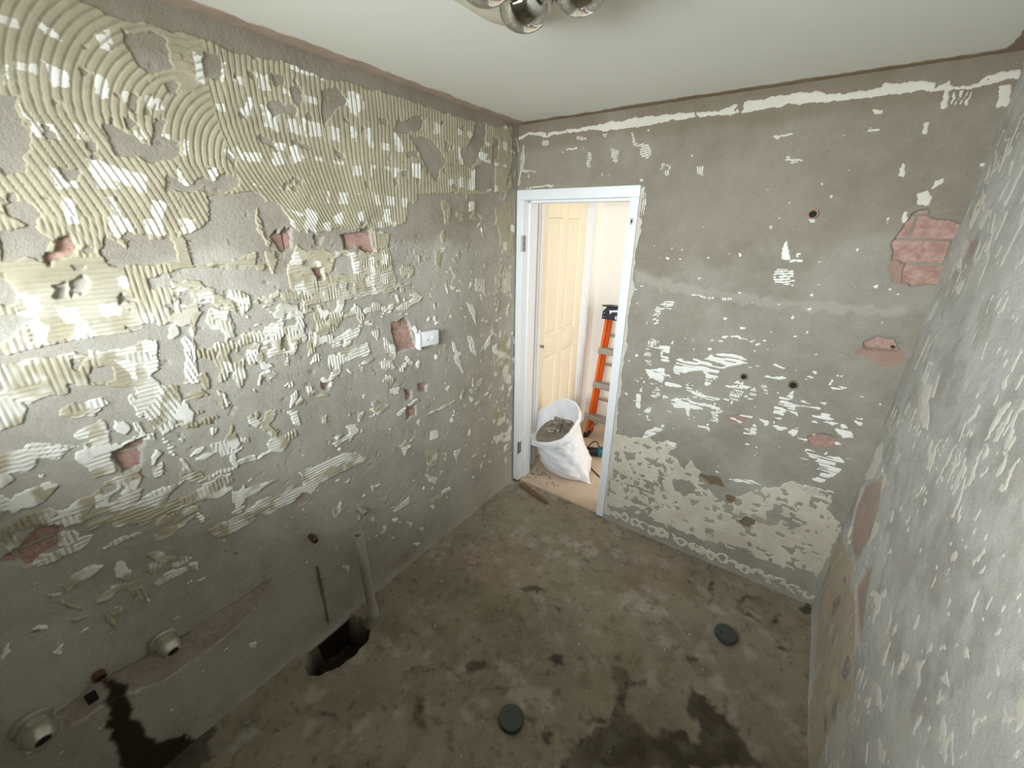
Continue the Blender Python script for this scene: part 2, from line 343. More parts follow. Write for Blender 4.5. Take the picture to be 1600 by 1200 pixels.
B_ADH = [
 ('n', [(-.022,2.319),(-.004,2.324),(.066,2.336),(.191,2.327),(.302,2.328),(.428,2.327),(.498,2.336),(.639,2.337),(.751,2.34),(.841,2.325),(.903,2.33),(.97,2.322),(1.014,2.312),(.972,2.31),(.906,2.312),(.826,2.309),(.707,2.298),(.529,2.302),(.429,2.315),(.303,2.316),(.176,2.307),(.066,2.325),(-.004,2.308)]),
 ('h', [(.16,2.3),(.201,2.293),(.203,2.262),(.157,2.269)]),
 ('n', [(.308,2.238),(.373,2.239),(.373,2.233),(.31,2.232)]),
 ('h', [(.435,2.213),(.46,2.211),(.463,2.143),(.444,2.147)]),
 ('h', [(.562,2.224),(.607,2.214),(.613,2.157),(.575,2.159)]),
 ('h', [(.67,2.288),(.684,2.276),(.696,2.232),(.767,2.223),(.778,2.187),(.769,2.16),(.725,2.18),(.717,2.216),(.682,2.222)]),
 ('v', [(.828,2.135),(.874,2.126),(.873,2.072),(.838,2.085)]),
 ('v', [(.028,2.283),(.041,2.282),(.036,2.159),(.124,2.14),(.125,2.131),(.023,2.146),(.015,2.072),(.001,2.073),(.008,2.167)]),
 ('h', [(.365,2.296),(.432,2.283),(.433,2.269),(.374,2.274)]),
 ('n', [(.052,2.06),(.238,2.07),(.238,2.06),(.052,2.054)]),
 ('h', [(.517,2.292),(.544,2.293),(.546,2.278),(.521,2.281)]),
 ('v', [(.991,2.114),(1.027,2.112),(1.028,2.075),(1.002,2.082)]),
 ('n', [(.733,2.07),(.749,2.069),(.751,2.058),(.734,2.061)]),
 ('n', [(.774,2.002),(.757,2.037),(.748,2.032),(.764,1.956),(.785,1.949)]),
 ('n', [(.739,2.287),(.755,2.282),(.751,2.27)]),
 ('n', [(.702,2.335),(.815,2.337),(1.052,2.323),(1.114,2.341),(1.253,2.348),(1.365,2.349),(1.483,2.325),(1.586,2.329),(1.596,2.342),(1.774,2.325),(1.786,2.303),(1.82,2.305),(1.843,2.322),(1.929,2.333),(1.943,2.306),(1.823,2.295),(1.657,2.308),(1.559,2.303),(1.488,2.305),(1.293,2.314),(1.167,2.305),(.976,2.314),(.705,2.315)]),
 ('n', [(1.762,2.297),(1.774,2.295),(1.785,2.249),(1.771,2.243)]),
 ('n', [(1.786,2.293),(1.791,2.293),(1.796,2.254),(1.792,2.255)]),
 ('n', [(1.8,2.291),(1.805,2.291),(1.809,2.252),(1.805,2.253)]),
 ('n', [(1.814,2.289),(1.819,2.289),(1.822,2.251),(1.818,2.251)]),
 ('n', [(1.829,2.287),(1.833,2.287),(1.836,2.249),(1.831,2.25)]),
 ('n', [(1.894,2.294),(1.919,2.291),(1.93,2.23),(1.908,2.233)]),
 ('n', [(1.583,2.263),(1.61,2.263),(1.611,2.248),(1.59,2.25)]),
 ('n', [(1.742,2.207),(1.755,2.206),(1.757,2.166),(1.744,2.167)]),
 ('n', [(1.273,2.211),(1.299,2.209),(1.297,2.183)]),
 ('n', [(1.299,2.211),(1.348,2.213),(1.351,2.207),(1.302,2.204)]),
 ('n', [(1.714,2.078),(1.725,2.073),(1.729,2.034),(1.714,2.038)]),
 ('n', [(1.815,2.018),(1.839,2.021),(1.837,2.005),(1.811,1.987),(1.831,1.97),(1.831,1.938),(1.795,1.939),(1.787,1.979),(1.816,1.99)]),
 ('n', [(1.761,1.919),(1.775,1.914),(1.782,1.877),(1.769,1.877)]),
 ('n', [(1.408,1.792),(1.419,1.802),(1.449,1.724),(1.413,1.728)]),
 ('h', [(1.395,1.686),(1.467,1.685),(1.483,1.614),(1.409,1.619)]),
 ('n', [(1.388,1.716),(1.492,1.727),(1.494,1.717),(1.395,1.706)]),
 ('h', [(1.334,2.128),(1.402,2.119),(1.406,2.102),(1.343,2.106)]),
 ('h', [(1.583,2.209),(1.62,2.202),(1.624,2.186),(1.588,2.189)]),
 ('v', [(.742,2.044),(.764,2.043),(.782,1.955),(.768,1.877)]),
 ('n', [(1.914,2.069),(1.931,2.068),(1.931,2.058),(1.917,2.061)]),
 ('n', [(1.476,1.889),(1.495,1.894),(1.496,1.875),(1.482,1.875)]),
 ('n', [(1.477,2.024),(1.492,2.025),(1.493,2.013)]),
 ('n', [(1.516,1.974),(1.531,1.976),(1.531,1.964)]),
 ('n', [(1.747,1.638),(1.766,1.649),(1.764,1.63)]),
 ('n', [(1.436,1.535),(1.455,1.532),(1.449,1.52)]),
 ('a', [(.893,1.365),(.899,1.467),(.99,1.501),(.987,1.457),(.932,1.441),(.924,1.359)]),
 ('v', [(.882,1.139),(.879,1.247),(.903,1.294),(.947,1.27),(.903,1.22),(.926,1.126)]),
 ('n', [(.95,1.249),(1.008,1.259),(1.003,1.163),(.973,1.157)]),
 ('n', [(1.041,1.107),(1.049,1.183),(1.16,1.195),(1.212,1.256),(1.337,1.269),(1.384,1.24),(1.268,1.187),(1.249,1.101),(1.207,1.08),(1.205,1.143),(1.184,1.159),(1.061,1.106)]),
 ('n', [(.888,1.096),(.997,1.13),(1.0,1.042),(.913,1.067)]),
 ('n', [(1.115,1.069),(1.153,1.068),(1.159,1.037),(1.289,1.027),(1.283,1.009),(1.211,1.006),(1.122,1.027)]),
 ('n', [(1.054,.954),(1.119,.983),(1.234,.98),(1.307,.978),(1.29,.919),(1.257,.954),(1.204,.939),(1.08,.916)]),
 ('v', [(1.347,1.0),(1.33,1.089),(1.379,1.141),(1.392,1.074),(1.358,1.034)]),
 ('v', [(1.41,1.068),(1.428,1.143),(1.449,1.078)]),
 ('v', [(1.452,1.139),(1.483,1.146),(1.494,1.09),(1.477,1.096)]),
 ('n', [(1.525,1.127),(1.562,1.098),(1.587,1.152),(1.591,1.105),(1.672,1.098),(1.669,1.083),(1.614,1.068),(1.632,1.019),(1.582,1.044),(1.57,.991),(1.547,.953),(1.529,1.039),(1.552,1.075)]),
 ('n', [(1.671,1.04),(1.733,1.049),(1.814,1.025),(1.852,.981),(1.815,.968),(1.77,1.012)]),
 ('n', [(1.822,1.074),(1.86,1.076),(1.863,1.04)]),
 ('n', [(.864,.856),(.863,.952),(.886,.992),(.893,.852)]),
 ('n', [(.921,.848),(.958,.894),(.948,.807)]),
 ('n', [(.928,.664),(.947,.733),(1.036,.797),(1.041,.763),(.975,.692)]),
 ('n', [(1.435,1.26),(1.545,1.245),(1.54,1.235)]),
 ('n', [(1.591,1.2),(1.64,1.265),(1.67,1.227),(1.612,1.204)]),
 ('n', [(1.444,1.327),(1.477,1.314),(1.514,1.317),(1.457,1.301)]),
 ('n', [(1.683,.864),(1.733,.871),(1.759,.85),(1.833,.867),(1.855,.835),(1.83,.763),(1.798,.719),(1.762,.714),(1.791,.779),(1.712,.769),(1.757,.797),(1.735,.831)]),
 ('n', [(1.614,.933),(1.657,.977),(1.654,.956),(1.634,.909)]),
 ('h', [(1.694,.676),(1.856,.69),(1.852,.645),(1.757,.636)]),
 ('n', [(.976,.604),(1.071,.699),(1.123,.705),(1.086,.605)]),
 ('h', [(1.255,.964),(1.309,.968),(1.305,.891),(1.275,.904)]),
 ('n', [(1.241,1.339),(1.271,1.358),(1.26,1.327),(1.227,1.317)]),
 ('n', [(1.279,1.359),(1.384,1.358),(1.385,1.351),(1.281,1.35)]),
 ('n', [(1.205,1.395),(1.234,1.399),(1.231,1.389)]),
 ('n', [(1.222,1.44),(1.261,1.454),(1.248,1.434)]),
 ('n', [(1.431,1.532),(1.453,1.53),(1.441,1.516)]),
 ('n', [(1.496,1.48),(1.511,1.491),(1.508,1.473)]),
 ('h', [(1.525,1.398),(1.549,1.402),(1.553,1.385),(1.529,1.381)]),
 ('n', [(1.598,1.326),(1.638,1.331),(1.637,1.324)]),
 ('n', [(1.067,1.537),(1.137,1.535),(1.138,1.529),(1.068,1.531)]),
 ('v', [(1.145,1.536),(1.245,1.538),(1.247,1.529),(1.147,1.527)]),
 ('n', [(1.129,.985),(1.147,.99),(1.171,.873),(1.159,.858)]),
 ('n', [(1.48,.964),(1.53,.958),(1.519,.934)]),
 ('h', [(1.416,.908),(1.497,.885),(1.483,.87),(1.427,.895)]),
 ('n', [(1.697,1.114),(1.724,1.116),(1.72,1.103)]),
 ('n', [(.98,.774),(1.047,.795),(1.04,.769),(.988,.758)]),
 ('v', [(.944,.995),(.982,1.027),(.991,.961),(.943,.925)]),
 ('n', [(1.009,1.05),(1.068,1.058),(1.063,1.03),(1.012,1.029)]),
 ('n', [(1.794,.942),(1.821,.942),(1.826,.923),(1.797,.928)]),
 ('n', [(1.348,.653),(1.366,.654),(1.367,.6),(1.349,.593)]),
 ('n', [(1.399,.577),(1.518,.614),(1.572,.602),(1.506,.586)]),
]
B_CREAM = [
 [(.747,.54),(.758,.642),(.917,.67),(1.036,.687),(1.152,.682),(1.262,.576),(1.285,.494),(1.412,.525),(1.564,.579),(1.693,.675),(1.855,.685),(1.855,.575),(1.931,.51),(1.922,.411),(1.919,.311),(1.914,.183),(1.808,.164),(1.65,.165),(1.482,.145),(1.199,.134),(.986,.135),(.768,.114)],
]
B_CHOLE = [
 [(1.138,.468),(1.238,.498),(1.282,.458),(1.219,.383),(1.159,.393)],
 [(1.331,.277),(1.4,.299),(1.404,.276),(1.361,.267)],
 [(1.504,.35),(1.546,.393),(1.589,.38),(1.568,.324),(1.518,.322)],
 [(1.265,.555),(1.378,.567),(1.429,.566),(1.55,.573),(1.478,.486),(1.455,.431),(1.375,.44),(1.332,.48)],
 [(1.611,.469),(1.687,.473),(1.686,.406),(1.637,.382)],
 [(1.52,.178),(1.596,.184),(1.59,.131),(1.535,.149)],
 [(1.726,.292),(1.782,.311),(1.771,.259)],
 [(1.779,.58),(1.817,.593),(1.817,.567),(1.791,.56)],
 [(.773,.398),(.833,.383),(.812,.362),(.783,.31)],
 [(.955,.541),(1.044,.563),(1.01,.514)],
 [(.855,.288),(.899,.294),(.872,.242)],
 [(.985,.394),(1.028,.387),(1.0,.362)],
 [(1.011,.278),(1.082,.297),(1.028,.234)],
 [(1.239,.379),(1.312,.389),(1.265,.331)],
 [(1.8,.299),(1.85,.304),(1.833,.283)],
 [(1.65,.202),(1.697,.211),(1.686,.187)],
 [(.825,.543),(.91,.561),(.906,.511),(.852,.504)],
 [(1.033,.426),(1.056,.411),(1.082,.372),(1.049,.383)],
 [(1.149,.703),(1.215,.637),(1.192,.549),(1.135,.608),(1.066,.617)],
 [(1.71,.537),(1.753,.505),(1.729,.515)],
 [(1.803,.185),(1.895,.205),(1.89,.132),(1.824,.126)],
 [(1.175,.289),(1.214,.294),(1.199,.262)],
 [(.787,.48),(.825,.494),(.823,.468)],
]
B_RING = [
 [(.792,.058),(.634,.46)],
 [(.855,.06),(.629,.466)],
 [(.918,.067),(.631,.467)],
 [(1.101,.054),(.657,.473)],
 [(1.231,.058),(.655,.475)],
 [(1.365,.053),(.66,.467)],
 [(1.479,.066),(.67,.468)],
 [(1.568,.068),(.66,.464)],
 [(1.67,.067),(.66,.472)],
 [(1.818,.049),(.674,.472)],
]
B_BRICK = [
 [(1.781,1.881),(1.788,1.906),(1.829,1.922),(1.851,1.89),(1.925,1.882),(1.938,1.85),(1.925,1.767),(1.945,1.664),(1.859,1.648),(1.827,1.663),(1.814,1.735),(1.774,1.742),(1.762,1.812)],
 [(1.782,1.379),(1.784,1.42),(1.817,1.433),(1.871,1.442),(1.895,1.399),(1.886,1.385)],
 [(1.683,.925),(1.74,.963),(1.796,.962),(1.794,.912),(1.722,.887)],
]
B_PINK = [
 [(1.763,1.358),(1.78,1.386),(1.893,1.407),(1.931,1.35),(1.855,1.31),(1.837,1.331)],
 [(1.325,.929),(1.395,.971),(1.449,.955),(1.423,.916),(1.356,.906)],
 [(1.792,1.661),(1.774,1.742),(1.821,1.735),(1.836,1.655)],
]
B_BROWN = [
 [(1.265,.555),(1.378,.567),(1.404,.521),(1.345,.508)],
 [(1.504,.35),(1.546,.393),(1.589,.38),(1.568,.324),(1.518,.322)],
 [(1.427,.487),(1.47,.483),(1.472,.427),(1.427,.441)],
]
B_PALE = [
 [(.765,1.645),(1.045,1.576),(1.413,1.555),(1.711,1.566),(1.861,1.564),(1.87,1.532),(1.643,1.518),(1.273,1.517),(.993,1.535),(.774,1.577)],
]
R_CREAM = [
 [(2.199,.473),(1.87,.562),(1.735,.542),(1.58,.592),(1.508,.541),(1.332,.484),(1.346,.211),(1.292,.056),(1.337,-.026),(2.072,.107),(2.184,.176)],
]
R_CHOLE = [
 [(2.211,.237),(2.163,.305),(2.125,.288)],
 [(1.912,.431),(1.881,.496),(1.829,.476)],
 [(1.913,.308),(1.848,.41),(1.785,.412),(1.831,.276)],
 [(1.861,.202),(1.846,.24),(1.802,.224)],
 [(1.717,.266),(1.694,.321),(1.663,.306)],
 [(1.595,.288),(1.584,.33),(1.557,.306)],
 [(1.484,.368),(1.506,.45),(1.422,.48),(1.395,.411)],
 [(1.454,.158),(1.445,.211),(1.37,.195),(1.389,.155)],
 [(1.437,.252),(1.409,.328),(1.339,.29),(1.369,.255)],
]
R_ADH = [
 ('v', [(2.09,1.971),(2.034,2.051),(1.993,2.041),(1.993,1.946),(1.988,1.912),(2.026,1.917)]),
 ('v', [(2.091,1.873),(2.088,1.945),(2.043,1.936),(2.05,1.853)]),
 ('v', [(1.987,1.865),(1.954,1.917),(1.929,1.913),(1.935,1.844)]),
 ('v', [(1.89,1.941),(1.872,2.001),(1.855,1.994),(1.868,1.931)]),
 ('v', [(1.834,1.918),(1.811,2.021),(1.789,2.008),(1.804,1.914)]),
 ('v', [(1.9,2.003),(1.917,2.043),(1.889,2.04),(1.878,1.998)]),
 ('v', [(1.782,1.825),(1.784,1.906),(1.764,1.902),(1.763,1.831)]),
 ('v', [(1.653,1.833),(1.651,1.889),(1.626,1.873),(1.642,1.836)]),
 ('v', [(2.062,1.75),(2.018,1.773),(1.964,1.729),(2.015,1.729)]),
 ('v', [(1.97,1.674),(1.888,1.719),(1.896,1.708),(1.889,1.656)]),
 ('v', [(1.535,1.658),(1.511,1.708),(1.5,1.705),(1.501,1.655)]),
 ('v', [(1.475,1.646),(1.445,1.677),(1.424,1.666),(1.458,1.644)]),
 ('v', [(1.342,1.569),(1.327,1.612),(1.313,1.61),(1.323,1.559)]),
 ('v', [(1.286,1.479),(1.274,1.573),(1.257,1.569),(1.262,1.481)]),
 ('v', [(2.14,1.528),(2.116,1.615),(2.086,1.608),(2.095,1.544)]),
 ('v', [(2.066,1.352),(2.047,1.497),(2.023,1.494),(2.035,1.369)]),
 ('v', [(1.923,1.353),(1.926,1.431),(1.871,1.438),(1.859,1.357)]),
 ('v', [(1.745,1.349),(1.776,1.427),(1.749,1.428),(1.717,1.359)]),
 ('v', [(1.832,1.841),(1.873,1.9),(1.854,1.899),(1.813,1.842)]),
 ('v', [(1.825,1.794),(1.816,1.83),(1.794,1.827),(1.803,1.792)]),
 ('v', [(1.702,1.913),(1.714,1.947),(1.682,1.92)]),
 ('v', [(1.776,1.277),(1.851,1.344),(1.846,1.369),(1.783,1.389),(1.752,1.332),(1.69,1.31),(1.658,1.268),(1.723,1.263)]),
 ('v', [(1.286,1.404),(1.289,1.487),(1.28,1.525),(1.286,1.545),(1.267,1.551),(1.266,1.484),(1.272,1.418)]),
 ('v', [(1.249,1.464),(1.241,1.494),(1.232,1.516),(1.228,1.477)]),
 ('v', [(1.257,1.316),(1.289,1.364),(1.279,1.374),(1.237,1.328)]),
 ('v', [(1.259,1.201),(1.285,1.309),(1.275,1.311),(1.252,1.243),(1.248,1.213)]),
 ('v', [(1.124,1.36),(1.127,1.445),(1.12,1.452),(1.11,1.377)]),
 ('v', [(1.17,1.381),(1.167,1.436),(1.149,1.408),(1.153,1.382)]),
 ('v', [(2.143,.818),(2.14,.982),(2.092,1.043),(2.02,.979),(2.047,.872)]),
 ('v', [(1.907,.921),(1.909,.993),(1.845,.986),(1.857,.921)]),
 ('v', [(1.636,.937),(1.666,.964),(1.632,.98),(1.616,.944)]),
 ('v', [(1.986,1.26),(1.94,1.27),(1.901,1.259)]),
 ('v', [(1.681,.672),(1.798,.795),(1.742,.864),(1.717,.839),(1.752,.745)]),
 ('v', [(1.533,.867),(1.524,.907),(1.502,.905)]),
 ('v', [(1.796,.812),(1.792,.838),(1.733,.827)]),
 ('v', [(1.83,1.062),(1.812,1.118),(1.789,1.123),(1.806,1.068)]),
 ('v', [(1.662,1.094),(1.667,1.111),(1.656,1.092)]),
 ('v', [(1.342,1.118),(1.346,1.142),(1.337,1.126)]),
 ('v', [(1.335,1.031),(1.347,1.049),(1.33,1.051)]),
 ('v', [(1.565,.65),(1.519,.74),(1.463,.769),(1.426,.825),(1.405,.809),(1.434,.775),(1.407,.75),(1.409,.688),(1.479,.694)]),
 ('v', [(1.309,.759),(1.318,.805),(1.342,.835),(1.299,.811),(1.294,.768)]),
 ('v', [(1.248,.797),(1.271,.826),(1.271,.853),(1.249,.83)]),
 ('v', [(1.173,.906),(1.183,.956),(1.172,.967),(1.156,.942)]),
 ('v', [(1.238,.705),(1.252,.738),(1.23,.757),(1.216,.725)]),
 ('v', [(1.171,.747),(1.189,.792),(1.152,.758)]),
 ('v', [(1.145,.786),(1.171,.846),(1.124,.87),(1.129,.839),(1.127,.803)]),
 ('v', [(1.045,.865),(1.094,.9),(1.064,.936),(1.065,.906),(1.032,.889)]),
 ('v', [(1.163,.638),(1.202,.665),(1.189,.681),(1.113,.674)]),
 ('v', [(1.289,.526),(1.33,.553),(1.32,.59),(1.294,.559)]),
 ('v', [(.987,.969),(.981,1.01),(.949,.998)]),
 ('v', [(.967,.806),(.976,.86),(.978,.875),(.962,.862),(.956,.82)]),
 ('v', [(.888,.903),(.916,.937),(.898,.959),(.879,.939)]),
 ('v', [(.826,.93),(.88,.964),(.875,.973),(.819,.941)]),
 ('v', [(1.065,.526),(1.115,.568),(1.107,.579),(1.052,.542)]),
 ('v', [(1.025,.617),(1.076,.635),(1.009,.66),(.994,.643)]),
 ('v', [(.852,.907),(.863,.922),(.85,.926),(.842,.913)]),
 ('v', [(.797,1.109),(.805,1.133),(.791,1.131),(.781,1.117),(.794,1.106)]),
 ('v', [(.743,1.107),(.75,1.118),(.739,1.131),(.733,1.115)]),
 ('v', [(.803,1.149),(.801,1.159),(.791,1.157)]),
 ('v', [(1.041,1.064),(1.034,1.077),(1.013,1.06)]),
 ('v', [(.917,1.019),(.917,1.035),(.907,1.028)]),
 ('v', [(.962,1.073),(.962,1.088),(.949,1.083)]),
 ('v', [(1.083,1.063),(1.069,1.082),(1.062,1.068)]),
 ('v', [(.96,1.191),(.945,1.202),(.947,1.196)]),
 ('v', [(.923,1.178),(.914,1.204),(.9,1.207),(.908,1.18)]),
 ('v', [(1.046,1.209),(1.048,1.234),(1.041,1.244),(1.036,1.217)]),
]
R_PINK = [
 [(2.128,.792),(1.936,.949),(1.86,.905),(1.786,.774),(1.831,.595),(2.061,.556),(2.12,.659)],
 [(1.708,.567),(1.695,.675),(1.63,.76),(1.514,.627),(1.382,.56),(1.495,.555)],
 [(2.057,1.799),(2.014,1.82),(1.925,1.822),(1.924,1.79),(1.995,1.774)],
]
F_HOLE = [
 [(.078,.468),(.021,.516),(-.022,.622),(-.022,.718),(.051,.759),(.133,.775),(.183,.719),(.195,.641),(.187,.563),(.153,.492),(.119,.467)],
]
F_WET = [
 [(1.172,1.27),(1.208,1.295),(1.248,1.307),(1.285,1.266),(1.328,1.33),(1.331,1.299),(1.298,1.251),(1.269,1.231),(1.307,1.129),(1.363,1.141),(1.41,1.114),(1.437,1.127),(1.452,1.163),(1.511,1.193),(1.57,1.196),(1.579,1.268),(1.524,1.27),(1.483,1.416),(1.531,1.379),(1.595,1.372),(1.661,1.334),(1.701,1.335),(1.731,1.273),(1.8,1.258),(1.154,.796),(1.181,.868),(1.211,.971),(1.264,1.05),(1.256,1.136),(1.243,1.204)],
 [(.644,.903),(.68,.939),(.732,.956),(.712,.901),(.683,.871)],
 [(.916,1.14),(.996,1.208),(1.0,1.148),(.939,1.135)],
 [(.756,.847),(.825,.915),(.888,.924),(.821,.894)],
 [(.546,.67),(.589,.683),(.68,.608),(.652,.595)],
 [(1.159,.997),(1.254,1.074),(1.253,1.04),(1.189,1.003)],
 [(1.066,.875),(1.098,.906),(1.117,.859),(1.082,.849)],
 [(1.027,.855),(1.058,.847),(1.065,.822)],
 [(.964,.882),(1.017,.912),(1.029,.865)],
 [(.617,1.381),(.662,1.444),(.745,1.444),(.655,1.379)],
 [(.811,1.391),(.856,1.41),(.851,1.38)],
 [(.79,1.786),(.842,1.806),(.836,1.766)],
 [(1.593,1.997),(1.632,2.05),(1.711,2.1),(1.635,2.027),(1.62,1.968),(1.675,1.939),(1.711,1.932),(1.648,1.919),(1.601,1.943)],
 [(1.753,1.94),(1.787,2.054),(1.795,2.037),(1.767,1.929)],
 [(1.875,2.14),(1.93,2.239),(1.937,2.128),(1.897,2.098)],
 [(1.909,1.764),(1.932,1.815),(1.933,1.698),(1.904,1.694)],
 [(1.756,1.809),(1.819,1.845),(1.883,1.843),(1.82,1.826)],
 [(1.455,1.509),(1.502,1.547),(1.5,1.523),(1.464,1.501)],
 [(1.449,2.047),(1.471,2.063),(1.486,1.932),(1.495,1.843),(1.462,1.977)],
 [(1.335,1.979),(1.387,1.976),(1.375,1.954)],
 [(1.179,1.329),(1.206,1.358),(1.209,1.332)],
 [(.221,.384),(.233,.41),(.26,.4),(.239,.379)],
 [(.294,.407),(.332,.44),(.394,.445),(.361,.422)],
 [(.203,.255),(.231,.285),(.228,.262)],
 [(.398,.295),(.421,.321),(.428,.302)],
 [(.032,.148),(.051,.111),(.128,.047),(-.044,-.076),(-.015,-.009),(-.008,.068),(.0,.147)],
]
F_OCHRE = [
 [(.478,1.152),(.498,1.251),(.603,1.312),(.684,1.3),(.652,1.146),(.57,1.1)],
]
F_PALE = [
 [(.714,1.863),(.766,1.941),(.856,1.908),(.86,1.819),(.801,1.813)],
 [(1.076,1.653),(1.129,1.735),(1.178,1.683),(1.129,1.621)],
 [(.865,.889),(.869,.965),(.957,1.009),(1.073,1.029),(1.06,.959),(.965,.908)],
 [(1.062,1.664),(1.126,1.735),(1.324,1.698),(1.276,1.641),(1.211,1.639)],
 [(1.657,1.729),(1.707,1.764),(1.714,1.695),(1.678,1.669)],
]
# ---------------------------------------------------------------- small helpers
rnd = random.Random(7)
def sm(a, b, x):
    t = np.clip((x - a) / (b - a), 0, 1); return t * t * (3 - 2 * t)

def lin(c):
    return tuple(((v / 255) / 12.92 if v / 255 <= .04045 else ((v / 255 + .055) / 1.055) ** 2.4) for v in c)

def new_mat(name):
    m = bpy.data.materials.new(name); m.use_nodes = True
    nt = m.node_tree; b = nt.nodes['Principled BSDF']
    return m, nt, b
def N(nt, t, **k):
    n = nt.nodes.new(t)
    for a, v in k.items(): setattr(n, a, v)
    return n
def mixc(nt, fac, a, b, mode='MIX'):
    n = N(nt, 'ShaderNodeMix', data_type='RGBA', blend_type=mode)
    if isinstance(fac, (int, float)): n.inputs[0].default_value = fac
    else: nt.links.new(fac, n.inputs[0])
    for i, v in ((6, a), (7, b)):
        if isinstance(v, tuple): n.inputs[i].default_value = (*v[:3], 1)
        else: nt.links.new(v, n.inputs[i])
    return n.outputs[2]
def noise_out(nt, vec, scale, detail=4, rough=.6):
    n = N(nt, 'ShaderNodeTexNoise'); n.inputs['Scale'].default_value = scale
    n.inputs['Detail'].default_value = detail; n.inputs['Roughness'].default_value = rough
    nt.links.new(vec, n.inputs['Vector']); return n.outputs['Fac']
def ramp(nt, fac, a, b):
    n = N(nt, 'ShaderNodeMapRange'); n.interpolation_type = 'SMOOTHSTEP'
    n.inputs['From Min'].default_value = a; n.inputs['From Max'].default_value = b
    nt.links.new(fac, n.inputs['Value']); return n.outputs['Result']
def mul(nt, a, k):
    n = N(nt, 'ShaderNodeMath', operation='MULTIPLY'); nt.links.new(a, n.inputs[0])
    if isinstance(k, (int, float)): n.inputs[1].default_value = k
    else: nt.links.new(k, n.inputs[1])
    return n.outputs[0]
def bump(nt, h, strength, dist, b):
    n = N(nt, 'ShaderNodeBump'); n.inputs['Strength'].default_value = strength; n.inputs['Distance'].default_value = dist
    nt.links.new(h, n.inputs['Height']); nt.links.new(n.outputs['Normal'], b.inputs['Normal'])
def attr(nt, name):
    return N(nt, 'ShaderNodeAttribute', attribute_name=name).outputs['Fac']
def simple(name, col, rough=.5, metal=0., var=.08, scale=30, bmp=.0, bscale=200):
    m, nt, b = new_mat(name)
    v = N(nt, 'ShaderNodeTexCoord').outputs['Object']
    f = noise_out(nt, v, scale)
    c2 = tuple(max(0, x * (1 - var * 2)) for x in col)
    nt.links.new(mixc(nt, f, c2, tuple(min(1, x * (1 + var)) for x in col)), b.inputs['Base Color'])
    b.inputs['Roughness'].default_value = rough; b.inputs['Metallic'].default_value = metal
    if bmp: bump(nt, noise_out(nt, v, bscale, 3), bmp, .002, b)
    return m

def render_mat(name, base, dark, pale, bscale=1.0, fleck=1.0):
    """old cement render: mottled, scratched, with stain attributes carried by the mesh"""
    m, nt, b = new_mat(name)
    v = N(nt, 'ShaderNodeTexCoord').outputs['Object']
    big = ramp(nt, noise_out(nt, v, 3.0, 5, .65), .32, .68)
    mid = ramp(nt, noise_out(nt, v, 14.0, 5, .7), .35, .75)
    fine = noise_out(nt, v, 120.0, 4, .7)
    c = mixc(nt, big, dark, base)
    c = mixc(nt, mul(nt, mid, .42), c, pale)
    c = mixc(nt, mul(nt, ramp(nt, fine, .3, .75), .30), c, tuple(x * .62 for x in base))
    c = mixc(nt, mul(nt, ramp(nt, noise_out(nt, v, 45.0, 6, .75), .56, .72), .45 * fleck), c, tuple(x * .50 for x in base))
    c = mixc(nt, mul(nt, ramp(nt, noise_out(nt, v, 34.0, 6, .75), .60, .74), .40 * fleck), c, tuple(min(1, x * 1.45) for x in base))
    c = mixc(nt, attr(nt, 'pale'), c, lin((196, 192, 180)))
    c = mixc(nt, attr(nt, 'pink'), c, lin((168, 128, 112)))
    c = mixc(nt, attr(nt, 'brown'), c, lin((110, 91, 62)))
    c = mixc(nt, attr(nt, 'wet'), c, lin((52, 44, 35)))
    nt.links.new(c, b.inputs['Base Color'])
    r = N(nt, 'ShaderNodeMapRange'); r.inputs['To Min'].default_value = .88; r.inputs['To Max'].default_value = .45
    nt.links.new(attr(nt, 'wet'), r.inputs['Value']); nt.links.new(r.outputs['Result'], b.inputs['Roughness'])
    b.inputs['Specular IOR Level'].default_value = .25
    h = N(nt, 'ShaderNodeMath', operation='ADD')
    nt.links.new(mul(nt, noise_out(nt, v, 60 * bscale, 5, .7), 1.0), h.inputs[0])
    nt.links.new(mul(nt, fine, .5), h.inputs[1])
    bump(nt, h.outputs[0], .60, .004, b)
    return m

def adhesive_mat(name, cream, grey):
    m, nt, b = new_mat(name)
    v = N(nt, 'ShaderNodeTexCoord').outputs['Object']
    f1 = ramp(nt, noise_out(nt, v, 6.0, 5, .65), .35, .65)
    f2 = noise_out(nt, v, 90.0, 4, .7)
    c = mixc(nt, f1, grey, cream)
    c = mixc(nt, mul(nt, ramp(nt, f2, .4, .8), .35), c, tuple(x * .7 for x in cream))
    c = mixc(nt, attr(nt, 'white'), c, lin((236, 235, 228)))
    nt.links.new(c, b.inputs['Base Color']); b.inputs['Roughness'].default_value = .85
    b.inputs['Specular IOR Level'].default_value = .25
    bump(nt, noise_out(nt, v, 150, 4, .7), .4, .0025, b)
    return m

